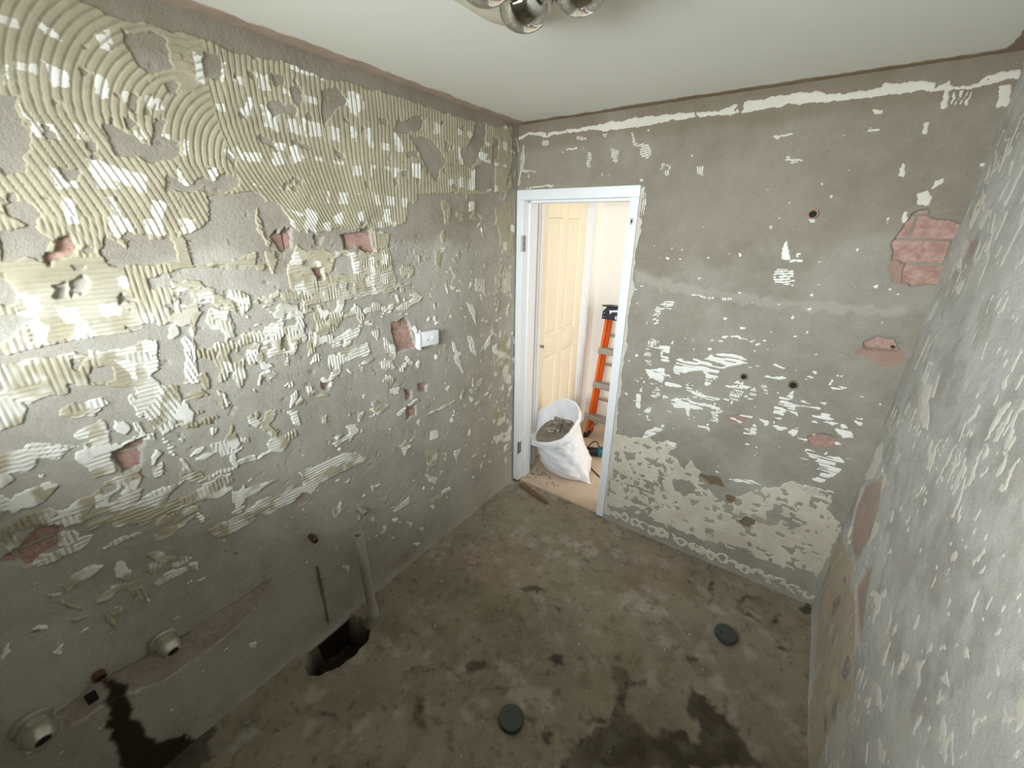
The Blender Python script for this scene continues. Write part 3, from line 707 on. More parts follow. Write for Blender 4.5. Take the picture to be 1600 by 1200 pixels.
M = {}
M['render_l'] = render_mat('cement_render', lin((182, 177, 166)), lin((162, 156, 144)), lin((194, 190, 181)))
M['render_b'] = render_mat('cement_render_back', lin((160, 154, 142)), lin((142, 135, 122)), lin((172, 167, 156)))
M['render_r'] = render_mat('cement_render_right', lin((198, 198, 193)), lin((174, 172, 165)), lin((212, 213, 209)))
M['floor'] = render_mat('floor_concrete', lin((151, 141, 123)), lin((130, 121, 104)), lin((170, 160, 141)), .8, 1.7)
M['adh'] = adhesive_mat('tile_adhesive', lin((184, 176, 151)), lin((166, 158, 135)))
M['adh_white'] = adhesive_mat('white_adhesive', lin((208, 200, 182)), lin((190, 181, 163)))
M['adh_cream'] = adhesive_mat('cream_adhesive', lin((190, 178, 158)), lin((172, 161, 142)))
def brick_mat():
    m, nt, b = new_mat('red_brick'); v = N(nt, 'ShaderNodeTexCoord').outputs['Object']
    c = mixc(nt, ramp(nt, noise_out(nt, v, 25, 5, .7), .35, .65), lin((164, 126, 115)), lin((190, 156, 144)))
    c = mixc(nt, mul(nt, ramp(nt, noise_out(nt, v, 70, 5, .75), .52, .68), .65), c, lin((196, 178, 164)))      # mortar scraped over the face
    c = mixc(nt, mul(nt, ramp(nt, noise_out(nt, v, 90, 4, .75), .55, .70), .7), c, lin((126, 94, 85)))
    nt.links.new(c, b.inputs['Base Color']); b.inputs['Roughness'].default_value = .92
    bump(nt, noise_out(nt, v, 130, 5, .75), .8, .004, b); return m
M['brick'] = brick_mat()
M['ceiling'] = simple('ceiling_paint', lin((236, 236, 226)), .75, 0, .02, 4, .05, 60)
M['tan'] = simple('bare_plaster_edge', lin((190, 169, 149)), .9, 0, .22, 14, .5, 90)
M['brownedge'] = simple('brown_cornice_residue', lin((152, 132, 109)), .9, 0, .25, 18, .5, 90)
M['gloss'] = simple('white_gloss_paint', lin((232, 234, 236)), .35, 0, .03, 12, .05, 90)
M['hallwall'] = simple('hall_wall_paint', lin((242, 238, 230)), .7, 0, .02, 5)
M['cream'] = simple('cream_door_paint', lin((240, 229, 204)), .45, 0, .02, 6)
M['hallfloor'] = simple('hall_slab', lin((204, 182, 158)), .85, 0, .16, 9, .4, 70)
M['steel'] = simple('dull_steel', lin((150, 152, 152)), .4, .9, .1)
M['dark'] = simple('dark_hole', lin((18, 16, 14)), .8)
M['chrome'] = simple('chrome', lin((215, 215, 210)), .06, 1.0, .02)
M['plastic'] = simple('cream_plastic', lin((226, 218, 196)), .4, 0, .06, 20)
M['white'] = simple('white_plastic', lin((236, 236, 238)), .4, 0, .03)
M['pvc'] = simple('grey_pvc', lin((170, 166, 155)), .5, 0, .12, 25)
M['pvcdark'] = simple('dark_grey_pvc', lin((70, 73, 72)), .55, 0, .16, 40, .2, 150)
M['brass'] = simple('tarnished_brass', lin((150, 132, 104)), .4, .8, .2, 40)
M['copper'] = simple('dirty_copper', lin((120, 92, 70)), .5, .7, .3, 40)
M['zinc'] = simple('plated_fitting', lin((190, 186, 172)), .35, .5, .15, 40)
M['orange'] = simple('orange_fibreglass', lin((226, 104, 28)), .4, 0, .06, 20)
M['alu'] = simple('brushed_aluminium', lin((176, 172, 168)), .45, .7, .08, 60)
M['navy'] = simple('navy_plastic', lin((34, 40, 66)), .45, 0, .1)
M['black'] = simple('black_plastic', lin((26, 26, 28)), .5, 0, .2)
M['teal'] = simple('teal_plastic', lin((12, 104, 112)), .4, 0, .1)
M['red'] = simple('red_print', lin((200, 54, 50)), .5)
M['sack'] = simple('white_woven_sack', lin((236, 236, 240)), .6, 0, .03, 60, .15, 400)
M['shard'] = simple('grey_tile_shard', lin((140, 130, 114)), .85, 0, .22, 30, .4, 120)
M['shard_pale'] = simple('pale_tile_shard', lin((178, 168, 150)), .85, 0, .18, 30, .4, 120)
M['chip'] = simple('pale_chip', lin((206, 200, 186)), .8, 0, .15, 50)
M['timber'] = simple('rotten_timber', lin((120, 92, 68)), .85, 0, .3, 30, .4, 80)
M['glass'] = None

def tag(o, label=None, cat=None, group=None, kind=None):
    for k, v in (('label', label), ('category', cat), ('group', group), ('kind', kind)):
        if v: o[k] = v
    return o
def link(name, me, mat, parent=None):
    o = bpy.data.objects.new(name, me); COL.objects.link(o)
    if mat is not None and not me.materials: me.materials.append(mat)
    if parent is not None: o.parent = parent
    return o
def empty(name, loc=(0, 0, 0), rot=(0, 0, 0)):
    o = bpy.data.objects.new(name, None); COL.objects.link(o); o.empty_display_size = .05
    o.location = loc; o.rotation_euler = rot; return o
def fin(name, bm, mat, parent=None, smooth=False, bevel=0):
    bmesh.ops.recalc_face_normals(bm, faces=bm.faces[:])
    if bevel:
        bmesh.ops.bevel(bm, geom=[e for e in bm.edges if len(e.link_faces) == 2 and e.calc_face_angle(0) > .5],
                        offset=bevel, segments=2, affect='EDGES', profile=.6, clamp_overlap=True)
    me = bpy.data.meshes.new(name); bm.to_mesh(me); bm.free()
    if smooth:
        me.polygons.foreach_set('use_smooth', np.ones(len(me.polygons), bool))
        me.set_sharp_from_angle(angle=math.radians(40))
    return link(name, me, mat, parent)
def box(bm, x0, x1, y0, y1, z0, z1, mat=None):
    v = [bm.verts.new(p) for p in ((x0, y0, z0), (x1, y0, z0), (x1, y1, z0), (x0, y1, z0), (x0, y0, z1), (x1, y0, z1), (x1, y1, z1), (x0, y1, z1))]
    for f in ((0, 3, 2, 1), (4, 5, 6, 7), (0, 1, 5, 4), (1, 2, 6, 5), (2, 3, 7, 6), (3, 0, 4, 7)): bm.faces.new([v[i] for i in f])
    if mat is not None: bmesh.ops.transform(bm, matrix=mat, verts=v)
    return v
def bx(name, a, mat, parent=None, bevel=0, xf=None):
    bm = bmesh.new(); box(bm, *a, mat=xf); return fin(name, bm, mat, parent, bevel > 0, bevel)
def lathe(bm, prof, axis=(0, 0, 1), org=(0, 0, 0), n=32, cap=True):
    a = Vector(axis).normalized(); u = a.orthogonal().normalized(); w = a.cross(u); org = Vector(org); rings = []
    for r, h in prof:
        rings.append([bm.verts.new(org + a * h + (u * math.cos(2 * math.pi * k / n) + w * math.sin(2 * math.pi * k / n)) * r) for k in range(n)])
    for p, q in zip(rings, rings[1:]):
        for k in range(n): bm.faces.new((p[k], p[(k + 1) % n], q[(k + 1) % n], q[k]))
    if cap:
        bm.faces.new(rings[0][::-1]); bm.faces.new(rings[-1])
def lat(name, prof, mat, parent=None, axis=(0, 0, 1), org=(0, 0, 0), n=32, cap=True):
    bm = bmesh.new(); lathe(bm, prof, axis, org, n, cap); return fin(name, bm, mat, parent, True)
def tube(name, pts, r, mat, parent=None, n=10):
    bm = bmesh.new(); pts = [Vector(p) for p in pts]; rings = []
    for i, p in enumerate(pts):
        d = (pts[min(i + 1, len(pts) - 1)] - pts[max(i - 1, 0)]).normalized()
        u = d.cross(Vector((0, 0, 1)));  u = u.normalized() if u.length > 1e-3 else Vector((1, 0, 0)); w = d.cross(u)
        rings.append([bm.verts.new(p + (u * math.cos(2 * math.pi * k / n) + w * math.sin(2 * math.pi * k / n)) * r) for k in range(n)])
    for p, q in zip(rings, rings[1:]):
        for k in range(n): bm.faces.new((p[k], p[(k + 1) % n], q[(k + 1) % n], q[k]))
    bm.faces.new(rings[0]); bm.faces.new(rings[-1])
    return fin(name, bm, mat, parent, True)

# ---------------------------------------------------------------- raster surfaces (stripped walls, floor)
class Raster:
    """a wall or floor laid out in its own metres: s along, t up; every field is sampled on one fine grid"""
    def __init__(self, s0, s1, t0, t1, res, seed):
        self.s0, self.t0, self.res = s0, t0, res
        self.ns = int(round((s1 - s0) / res)) + 1; self.nt = int(round((t1 - t0) / res)) + 1
        self.S, self.T = np.meshgrid(s0 + np.arange(self.ns) * res, t0 + np.arange(self.nt) * res, indexing='ij')
        self.seed = seed
        self.wx = self.noise(.030, 1) * .012 + self.noise(.010, 2) * .006
        self.wy = self.noise(.030, 3) * .012 + self.noise(.010, 4) * .006
        self.z = lambda: np.zeros((self.ns, self.nt), np.float32)
    def noise(self, cell, k, cell_t=None):
        """value noise in -.5...5 with the given cell size in metres"""
        r = np.random.RandomState(self.seed * 131 + k)
        cs, ct = cell / self.res, (cell_t or cell) / self.res
        g = r.rand(int(self.ns / cs) + 3, int(self.nt / ct) + 3).astype(np.float32) - .5
        a = np.arange(self.ns) / cs; b = np.arange(self.nt) / ct
        i = a.astype(int); j = b.astype(int)
        u = (a - i); u = (u * u * (3 - 2 * u))[:, None]; v = (b - j); v = (v * v * (3 - 2 * v))[None, :]
        g0 = g[i][:, j]; g1 = g[i + 1][:, j]; g2 = g[i][:, j + 1]; g3 = g[i + 1][:, j + 1]
        return (g0 * (1 - u) + g1 * u) * (1 - v) + (g2 * (1 - u) + g3 * u) * v
    def fbm(self, cell, k, octs=4):
        o = 0; a = 1.
        for q in range(octs): o = o + self.noise(cell / 2 ** q, k * 17 + q) * a; a *= .55
        return o
    def win(self, a, b, c, d):
        i0 = max(0, int((a - self.s0) / self.res)); i1 = min(self.ns, int((b - self.s0) / self.res) + 2)
        j0 = max(0, int((c - self.t0) / self.res)); j1 = min(self.nt, int((d - self.t0) / self.res) + 2)
        return slice(i0, max(i0, i1)), slice(j0, max(j0, j1))
    def poly(self, pts, warp=1.):
        p = np.array(pts); w = self.win(p[:, 0].min() - .02, p[:, 0].max() + .02, p[:, 1].min() - .02, p[:, 1].max() + .02)
        s = self.S[w] + self.wx[w] * warp; t = self.T[w] + self.wy[w] * warp
        m = np.zeros(s.shape, bool)
        for (x0, y0), (x1, y1) in zip(p, np.roll(p, -1, 0)):
            if y0 == y1: continue
            c = ((y0 > t) != (y1 > t)) & (s < (x1 - x0) * (t - y0) / (y1 - y0) + x0); m ^= c
        return w, m
    def fill(self, f, pts, v=1., warp=1.):
        w, m = self.poly(pts, warp); a = f[w]; a[m] = v; return w, m
    def blur(self, f, n=1):
        for _ in range(n):
            g = np.pad(f, 1, mode='edge'); f = (g[:-2, 1:-1] + g[2:, 1:-1] + g[1:-1, :-2] + g[1:-1, 2:] + 2 * g[1:-1, 1:-1]) / 6
        return f

def grid_mesh(name, P, keep, attrs, stride=1):
    """P: (ns,nt,3) points, keep: cell mask"""
    ns, nt = P.shape[:2]
    idx = np.arange(ns * nt).reshape(ns, nt)
    q = np.stack([idx[:-1, :-1], idx[1:, :-1], idx[1:, 1:], idx[:-1, 1:]], -1)[keep]
    return quad_mesh(name, P.reshape(-1, 3), q, {k: v.reshape(-1) for k, v in attrs.items()})
def quad_mesh(name, V, q, attrs):
    u, inv = np.unique(q, return_inverse=True); q = inv.reshape(-1, 4)
    me = bpy.data.meshes.new(name); nf = len(q)
    me.vertices.add(len(u)); me.vertices.foreach_set('co', V[u].astype(np.float32).ravel())
    me.loops.add(nf * 4); me.loops.foreach_set('vertex_index', q.ravel().astype(np.int32))
    me.polygons.add(nf); me.polygons.foreach_set('loop_start', (np.arange(nf) * 4).astype(np.int32))
    me.polygons.foreach_set('use_smooth', np.ones(nf, bool))
    me.update(calc_edges=True)
    for k, v in attrs.items():
        a = me.attributes.new(k, 'FLOAT', 'POINT'); a.data.foreach_set('value', v[u].astype(np.float32))
    return me
def label_cells(m):
    """connected pieces of a boolean cell mask, by runs and union-find"""
    par = []; lab = np.full(m.shape, -1, np.int32); prev = []
    def find(a):
        while par[a] != a: par[a] = par[par[a]]; a = par[a]
        return a
    for i in range(m.shape[0]):
        d = np.diff(np.concatenate(([0], m[i].astype(np.int8), [0]))); st = np.nonzero(d == 1)[0]; en = np.nonzero(d == -1)[0]
        cur = []; k = 0
        for a, b in zip(st, en):
            l = len(par); par.append(l); lab[i, a:b] = l
            while k < len(prev) and prev[k][1] <= a: k += 1
            kk = k
            while kk < len(prev) and prev[kk][0] < b:
                ra, rb = find(l), find(prev[kk][2])
                if ra != rb: par[ra] = rb
                kk += 1
            cur.append((a, b, l))
        prev = cur
    root = np.array([find(a) for a in range(len(par))] + [-1], np.int32)
    return root[lab]

def place(ra, frame, h):
    """frame: origin, s-axis, t-axis, normal -> points with height h along the normal"""
    o, s, t, n = [np.array(v, np.float64) for v in frame]
    return o + ra.S[..., None] * s + ra.T[..., None] * t + h[..., None] * n

def dents(ra, h, rs, n, region=None, smin=.008, smax=.028, dmin=.0012, dmax=.004):
    for _ in range(n):
        if region is not None:
            a, b, c, d = region; s, t = rs.uniform(a, b), rs.uniform(c, d)
        else:
            s = ra.s0 + rs.rand() * ra.ns * ra.res; t = ra.t0 + rs.rand() * ra.nt * ra.res
        L = rs.uniform(smin, smax); Wd = L * rs.uniform(.35, .9); dp = rs.uniform(dmin, dmax); an = rs.uniform(0, 6.28) if rs.rand() < .5 else rs.normal(0, .3)
        w = ra.win(s - L, s + L, t - L, t + L)
        x = ra.S[w] - s + ra.wx[w] * .5; y = ra.T[w] - t + ra.wy[w] * .5
        u = (x * math.cos(an) + y * math.sin(an)) / L; v = (-x * math.sin(an) + y * math.cos(an)) / Wd
        m = (np.abs(u) < .5) & (np.abs(v) < .5)
        a = h[w]; a[m] -= (dp * (u[m] + .5) * (1 - (2 * v[m]) ** 4))

def strip_wall(name, frame, ra, h, A, white, phase_h, thick, base_attrs, keep, mats, nmax, stride, adh_label, wall_label):
    """base render sheet + every piece of tile adhesive as its own raised sheet"""
    sl = (slice(None, None, stride), slice(None, None, stride))
    P = place(ra, frame, h)
    if stride == 1:                # the render under a solid piece of adhesive is never seen
        Ab = ra.blur(A.astype(np.float32), 2); keep = keep & ~(np.minimum.reduce([Ab[:-1, :-1], Ab[1:, :-1], Ab[1:, 1:], Ab[:-1, 1:]]) > .985)
    me = grid_mesh(name, P[sl], keep, {k: v[sl] for k, v in base_attrs.items()})
    wall = link(name, me, mats[0]); tag(wall, wall_label, 'wall', kind='structure')
    A = ra.blur(A.astype(np.float32), 1)
    f = sm(.2, .8, A)
    H = h + f * thick * phase_h - .0016 * (1 - f)
    PA = place(ra, frame, H)
    mx = np.maximum.reduce([A[:-1, :-1], A[1:, :-1], A[1:, 1:], A[:-1, 1:]])
    cells = mx > .22
    lab = label_cells(cells)
    idx = np.arange(ra.ns * ra.nt).reshape(ra.ns, ra.nt)
    q = np.stack([idx[:-1, :-1], idx[1:, :-1], idx[1:, 1:], idx[:-1, 1:]], -1)[cells]; l = lab[cells]
    order = np.argsort(l, kind='stable'); q = q[order]; l = l[order]
    u, start, cnt = np.unique(l, return_index=True, return_counts=True)
    rank = np.argsort(-cnt); V = PA.reshape(-1, 3); at = {'white': white.reshape(-1)}
    rest = []
    for k, r in enumerate(rank):
        part = q[start[r]:start[r] + cnt[r]]
        if k < nmax and cnt[r] > 24:
            link('adhesive_patch', quad_mesh('adhesive_patch', V, part, at), mats[1], wall)
        else: rest.append(part)
    if rest:
        o = link('adhesive_crumbs', quad_mesh('adhesive_crumbs', V, np.concatenate(rest), at), mats[1], wall)
        tag(o, adh_label, kind='stuff')
    return wall

def lay_bricks(wall, ra, frame, polys, depth, off_s=0., off_t=0.):
    """single bricks standing in the openings where the render has come away"""
    BL, BH, G = .230, .076, .010
    o, s, t, n = [Vector(v) for v in frame]
    done = set()
    me = None
    for p in polys:
        a = np.array(p); lo = a.min(0); hi = a.max(0)
        for r in range(int((lo[1] - off_t) / (BH + G)) - 1, int((hi[1] - off_t) / (BH + G)) + 2):
            t0 = off_t + r * (BH + G); sh = (r % 2) * (BL + G) / 2
            for c in range(int((lo[0] - off_s - sh) / (BL + G)) - 1, int((hi[0] - off_s - sh) / (BL + G)) + 2):
                s0 = off_s + sh + c * (BL + G)
                x0, x1 = max(s0, lo[0] - .012), min(s0 + BL, hi[0] + .012); y0, y1 = max(t0, lo[1] - .012), min(t0 + BH, hi[1] + .012)
                if x1 - x0 < .006 or y1 - y0 < .006 or (r, c, round(x0, 3)) in done: continue
                done.add((r, c, round(x0, 3)))
                bm = bmesh.new(); k = max(2, int((x1 - x0) / .012)); kk = max(2, int((y1 - y0) / .012)); rr = random.Random(r * 97 + c)
                vs_ = [[bm.verts.new(o + s * (x0 + (x1 - x0) * i / k) + t * (y0 + (y1 - y0) * j / kk) + n * (depth + (rr.uniform(-.0022, .0022) if 0 < i < k and 0 < j < kk else -.002)))
                        for j in range(kk + 1)] for i in range(k + 1)]
                for i in range(k):
                    for j in range(kk): bm.faces.new((vs_[i][j], vs_[i + 1][j], vs_[i + 1][j + 1], vs_[i][j + 1]))
                ext = bmesh.ops.extrude_face_region(bm, geom=bm.faces[:])
                bmesh.ops.translate(bm, vec=-n * .02, verts=[v for v in ext['geom'] if isinstance(v, bmesh.types.BMVert)])
                fin('brick', bm, M['brick'], wall, True)

def ridge(ph, sharp=.68, deep=.97):
    d = np.abs((ph % 1.) - .5) * 2
    return 1 - deep * sm(sharp, 1., d), sm(sharp - .1, sharp + .25, d)

# ---------------------------------------------------------------- left wall
ra = Raster(REAR, RB + .012, -.20, RH + .012, .003, 11)
rs = np.random.RandomState(5)
FL = ((0, 0, 0), (0, 1, 0), (0, 0, 1), (1, 0, 0))
A = np.zeros((ra.ns, ra.nt), bool)
S2 = ra.S + ra.fbm(.35, 41, 2) * .03; T2 = ra.T + ra.fbm(.35, 42, 2) * .03
# trowel sweeps: arcs that run down into straight, slightly leaning strokes
def sweep(cs, ct, lean): return np.hypot(S2 - cs - lean * np.maximum(ct - T2, 0), np.maximum(T2 - ct, 0))
d1 = sweep(.60, 2.07, .30) / .0165
d2 = sweep(.74, 2.00, .35) / .0165
d3 = (S2 - 1.7 * np.maximum(2.13 - T2, 0) ** 2 * np.clip((1.30 - S2) / .5, 0, 1)) / .0172
d4 = S2 / .0180
zf = ra.fbm(.2, 43, 3) * .05
phz = np.where((ra.S + zf < .49) | ((ra.T + zf > 2.20) & (ra.S < .60)), d1, np.where(ra.S + zf < .64, d2, np.where(ra.S + zf < 1.25, d3, d4)))
PH = phz.copy(); PHv = S2 / .0130; PHh = T2 / .0130
for tg, p in L_ADH:
    w, m = ra.fill(A, p, True)
    k = rs.uniform(-.35, .35)
    if tg == 'v': f = (S2[w] + T2[w] * k) / .0125
    elif tg == 'h': f = (T2[w] + S2[w] * k * .5) / .0125
    elif tg == 'n': f = np.full(S2[w].shape, .5)
    else: f = phz[w]
    PH[w][m] = f[m]
# mixed comb directions inside the large flattened band: tile backs left their own lattice of strokes
cell_s, cell_t = np.floor(ra.S / .105 + ra.wx * 6).astype(int), np.floor(ra.T / .098 + ra.wy * 6).astype(int)
hsh = ((cell_s * 73856093) ^ (cell_t * 19349663)) % 997 / 997.
band = (ra.T < 1.86 - (ra.S - .3) * .02) & (ra.T > 1.05)
PH = np.where(band & (hsh < .34), PHv, PH)
def scatter(A, PH, n, reg, smin, smax, asp, horiz=.5, teeth=.6):
    for _ in range(n):
        s, t = rs.uniform(reg[0], reg[1]), rs.uniform(reg[2], reg[3])
        L = rs.uniform(smin, smax); Wd = L * rs.uniform(*asp); hz = rs.rand() < horiz
        a, b = (L, Wd) if hz else (Wd, L); sk = rs.uniform(-.3, .3) * b
        k = rs.randint(3, 7); pts = []
        for i in range(k * 2):
            an = math.pi * i / k; r_ = rs.uniform(.65, 1.1)
            pts.append((s + a * .5 * r_ * math.cos(an) + sk * math.sin(an), t + b * .5 * r_ * math.sin(an)))
        w, m = ra.fill(A, pts, True, 1.1)
        if rs.rand() < teeth:
            f = (T2[w] if rs.rand() < .6 else S2[w]) / .0120
            if L < .06: A[w] &= ~(m & (np.abs(f % 1. - .5) > .33))      # only the teeth are left standing
        else: f = np.full(S2[w].shape, .5)
        PH[w][m] = f[m]
scatter(A, PH, 130, (.45, 2.15, .75, 1.75), .012, .05, (.25, .8), .4)
scatter(A, PH, 90, (1.5, 2.18, .25, 2.2), .015, .07, (.2, .6), .25)
scatter(A, PH, 70, (1.95, 2.19, .2, 2.3), .02, .09, (.2, .6), .15)
scatter(A, PH, 110, (-.3, 1.9, .2, 1.0), .008, .035, (.15, .6), .8)
scatter(A, PH, 70, (-.1, .75, 1.0, 1.62), .03, .11, (.3, .8), .5)
scatter(A, PH, 75, (.42, 1.30, 1.42, 1.76), .025, .10, (.25, .8), .6)
scatter(A, PH, 40, (-.1, .5, .75, 1.15), .04, .14, (.2, .5), .85)
scatter(A, PH, 50, (.6, 1.35, 1.15, 1.65), .025, .08, (.25, .7), .5)
scatter(A, PH, 40, (-.55, .05, .5, 2.3), .05, .16, (.3, .8), .5)
for p in L_HOLE: ra.fill(A, p, False)
for _ in range(150):         # small knocked-out chips
    s, t, r_ = rs.uniform(-.5, 2.1), rs.uniform(1.0, 2.3), rs.uniform(.005, .016)
    ra.fill(A, [(s + r_ * rs.uniform(.5, 1.5) * math.cos(a), t + r_ * rs.uniform(.5, 1.3) * math.sin(a)) for a in np.linspace(0, 5.4, 6)], False)
# bare bites where the noise is strong (lower edge of the combed field)
gn = ra.fbm(.09, 44, 4)
A &= ~((gn > .50) & (ra.T < 2.0))
BR = np.zeros((ra.ns, ra.nt), np.float32); DN = BR.copy(); PK = BR.copy(); WT = BR.copy(); BW = BR.copy(); PL = BR.copy()
for p in L_BRICK: ra.fill(BR, p)
for p in L_DENT: ra.fill(DN, p)
for p in L_PINK: ra.fill(PK, p)
for p in L_WET: ra.fill(WT, p, 1., 2.)
for p in L_STREAK: ra.fill(BW, p, 1., .3); 
for p in L_STREAK: ra.fill(WT, p, .55, .3)
A &= ~(BR > 0) & ~(DN > 0) & ~(PK > 0)
WH = ra.z()
for p in L_WHITE: ra.fill(WH, p)
lat_ = ((np.abs(((ra.S + ra.wx) / .075) % 1 - .5) < .26) & (np.abs(((ra.T + ra.wy) / .105) % 1 - .5) < .20) & (hsh > .60))
WH = np.maximum(WH, lat_ * .75)
low = sm(1.85, 1.25, ra.T) * .85  # adhesive whiter lower down, partly painting in the more neutral light there
WH = np.maximum(WH, low * sm(-.25, .15, ra.fbm(.06, 45, 3)))
rh, groove = ridge(PH)
WH = np.clip(WH * (1 - groove * .75), 0, 1)
h = ra.fbm(.35, 46, 4) * .005 + ra.fbm(.05, 47, 3) * .0012
dents(ra, h, rs, 650, (.3, 2.18, .45, 1.8), .008, .030, .0018, .0055)
dents(ra, h, rs, 160, (-.3, 2.18, .05, .9), .01, .05, .001, .0025)
dents(ra, h, rs, 120, (.2, 2.1, 1.7, 2.3))
h = h - ra.blur(BR, 1) * .020 - ra.blur(DN, 1) * (.009 + ra.fbm(.03, 48, 2) * .006) - ra.blur(PK, 2) * (.005 + ra.fbm(.04, 50, 3) * .004)
h = h + np.exp(-np.maximum(ra.T, 0) / .020) * .014 * (ra.T > -.02)                      # mortar cove at the foot
st = 1
keep = np.ones((len(range(0, ra.ns, st)) - 1, len(range(0, ra.nt, st)) - 1), bool)
PL = np.clip(sm(.05, .6, ra.fbm(.3, 49, 4)) * .35, 0, 1)
UP = .28 * sm(1.74, 1.86, ra.T + ra.fbm(.3, 91, 5) * .30) + .15 * sm(2.22, 2.26, ra.T + ra.fbm(.1, 92, 3) * .04)   # brown strip at the very top; wider browning paints in the dimmer light
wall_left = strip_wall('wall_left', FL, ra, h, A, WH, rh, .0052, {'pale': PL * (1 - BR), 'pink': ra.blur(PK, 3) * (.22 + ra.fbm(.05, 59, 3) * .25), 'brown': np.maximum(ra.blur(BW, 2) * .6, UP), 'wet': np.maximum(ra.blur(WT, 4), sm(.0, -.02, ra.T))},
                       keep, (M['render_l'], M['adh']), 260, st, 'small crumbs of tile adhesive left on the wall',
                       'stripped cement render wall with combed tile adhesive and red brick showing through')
lay_bricks(wall_left, ra, FL, L_BRICK, -.012, .05, .02)

# ---------------------------------------------------------------- back wall (with the doorway)
ra = Raster(-.012, RW + .018, -.03, RH + .012, .0033, 23)
rs = np.random.RandomState(9)
FB = ((0, RB, 0), (1, 0, 0), (0, 0, 1), (0, -1, 0))
S2 = ra.S + ra.fbm(.2, 51, 3) * .03; T2 = ra.T + ra.fbm(.2, 52, 3) * .03
A = np.zeros((ra.ns, ra.nt), bool); PH = np.full(A.shape, .5); CR = ra.z()
for p in B_CREAM:
    w, m = ra.fill(A, p, True, 2.); CR[w][m] = 1
    f = np.where(ra.fbm(.12, 53, 2)[w] > .02, S2[w] / .010, .5); PH[w][m] = f[m]
for p in B_CHOLE: ra.fill(A, p, False, 1.3)
for (c, _) in B_RING:
    pass
for sx in np.arange(.79, 1.90, .058):                       # a row of overlapping adhesive dabs squeezed out along the foot of the wall
    rx, rz = rs.uniform(.026, .040), rs.uniform(.022, .034); cz = .062 - .002 * sx + rs.uniform(-.008, .008); sx = sx + rs.uniform(-.012, .012)
    q = np.hypot((ra.S - sx + ra.wx) / rx, (ra.T - cz + ra.wy) / rz)
    A |= (q < 1.0) & (q > rs.uniform(.15, .6)); CR[q < 1] = 1
for tg, p in B_ADH:
    w, m = ra.fill(A, p, True, .9)
    k = rs.uniform(-.2, .2)
    if tg == 'v': f = (S2[w] + T2[w] * k) / .0105
    elif tg == 'h': f = (T2[w] + S2[w] * k) / .0105
    elif tg == 'a': f = np.hypot(S2[w] - .95, T2[w] - 1.30) / .012
    else: f = np.full(S2[w].shape, .5)
    # combed fragments: only the teeth are left standing
    if tg in 'vha': A[w] &= ~(m & (np.abs(f % 1. - .5) > .30))
    f = np.full(S2[w].shape, .5); PH[w][m] = f[m]
scatter(A, PH, 150, (.78, 1.9, .75, 1.75), .006, .030, (.15, .6), .75, 0.)
scatter(A, PH, 60, (.78, 1.75, .80, 1.25), .02, .07, (.12, .4), .8, 0.)
scatter(A, PH, 60, (.05, 1.9, 1.75, 2.25), .005, .018, (.2, .8), .5, 0.)
gn = ra.fbm(.05, 54, 4); A &= ~((ra.fbm(.035, 60, 3) * .9 + ra.noise(.10, 61, .014) * .55 + ra.noise(.25, 62) * .5 > .36) & (CR > 0)) & ~((gn > .45))
st_ = ra.noise(.06, 57, .006); A &= ~((st_ > .14) & (CR < .5) & (ra.T < 1.75))
BR = ra.z(); PK = ra.z(); BW = ra.z(); PL = ra.z()
for p in B_BRICK: ra.fill(BR, p)
for p in B_PINK: ra.fill(PK, p)
for p in B_BROWN: ra.fill(BW, p)
for p in B_PALE: ra.fill(PL, p, .4, 2.5)
A &= ~(BR > 0) & ~((ra.S < .75) & (ra.T < 2.045))
WH = np.where(CR > .5, .05, 1.0) * np.where(ra.T > 1.8, .35, 1.0)
rh, groove = ridge(PH, .5, .5)
h = ra.fbm(.4, 55, 4) * .004 + ra.fbm(.05, 56, 3) * .0012
dents(ra, h, rs, 380, (.03, 1.9, 1.2, 2.3), .010, .040, .0012, .0036)
dents(ra, h, rs, 200, (.78, 1.9, .1, 1.2), .006, .02, .001, .003)
h = h - ra.blur(BR, 1) * .016 - ra.blur(PK, 2) * .004 - ra.blur(BW, 1) * .008
h = h + np.exp(-np.maximum(ra.T, 0) / .03) * .012
st = 1
ks = (ra.S[::st, ::st], ra.T[::st, ::st])
keep = ~((ks[0][:-1, :-1] < .728) & (ks[1][:-1, :-1] < 2.022))
PL = np.clip(ra.blur(PL, 3) * .6 + sm(.1, .6, ra.fbm(.3, 58, 4)) * .3, 0, 1)
lowc = sm(.95, .6, ra.T) * .0
UP = .24 * sm(1.62, 1.78, ra.T + ra.fbm(.3, 93, 5) * .35) + .22 * sm(2.24, 2.29, ra.T + ra.fbm(.1, 94, 3) * .04)   # browner upper coat, deepened to paint in the dimmer light near the ceiling
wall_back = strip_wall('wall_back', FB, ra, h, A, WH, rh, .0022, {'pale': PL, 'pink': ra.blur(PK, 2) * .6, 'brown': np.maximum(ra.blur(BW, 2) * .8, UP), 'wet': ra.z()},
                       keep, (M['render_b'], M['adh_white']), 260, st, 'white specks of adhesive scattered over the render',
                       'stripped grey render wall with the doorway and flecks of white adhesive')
lay_bricks(wall_back, ra, FB, B_BRICK, -.010, .012, .0175)

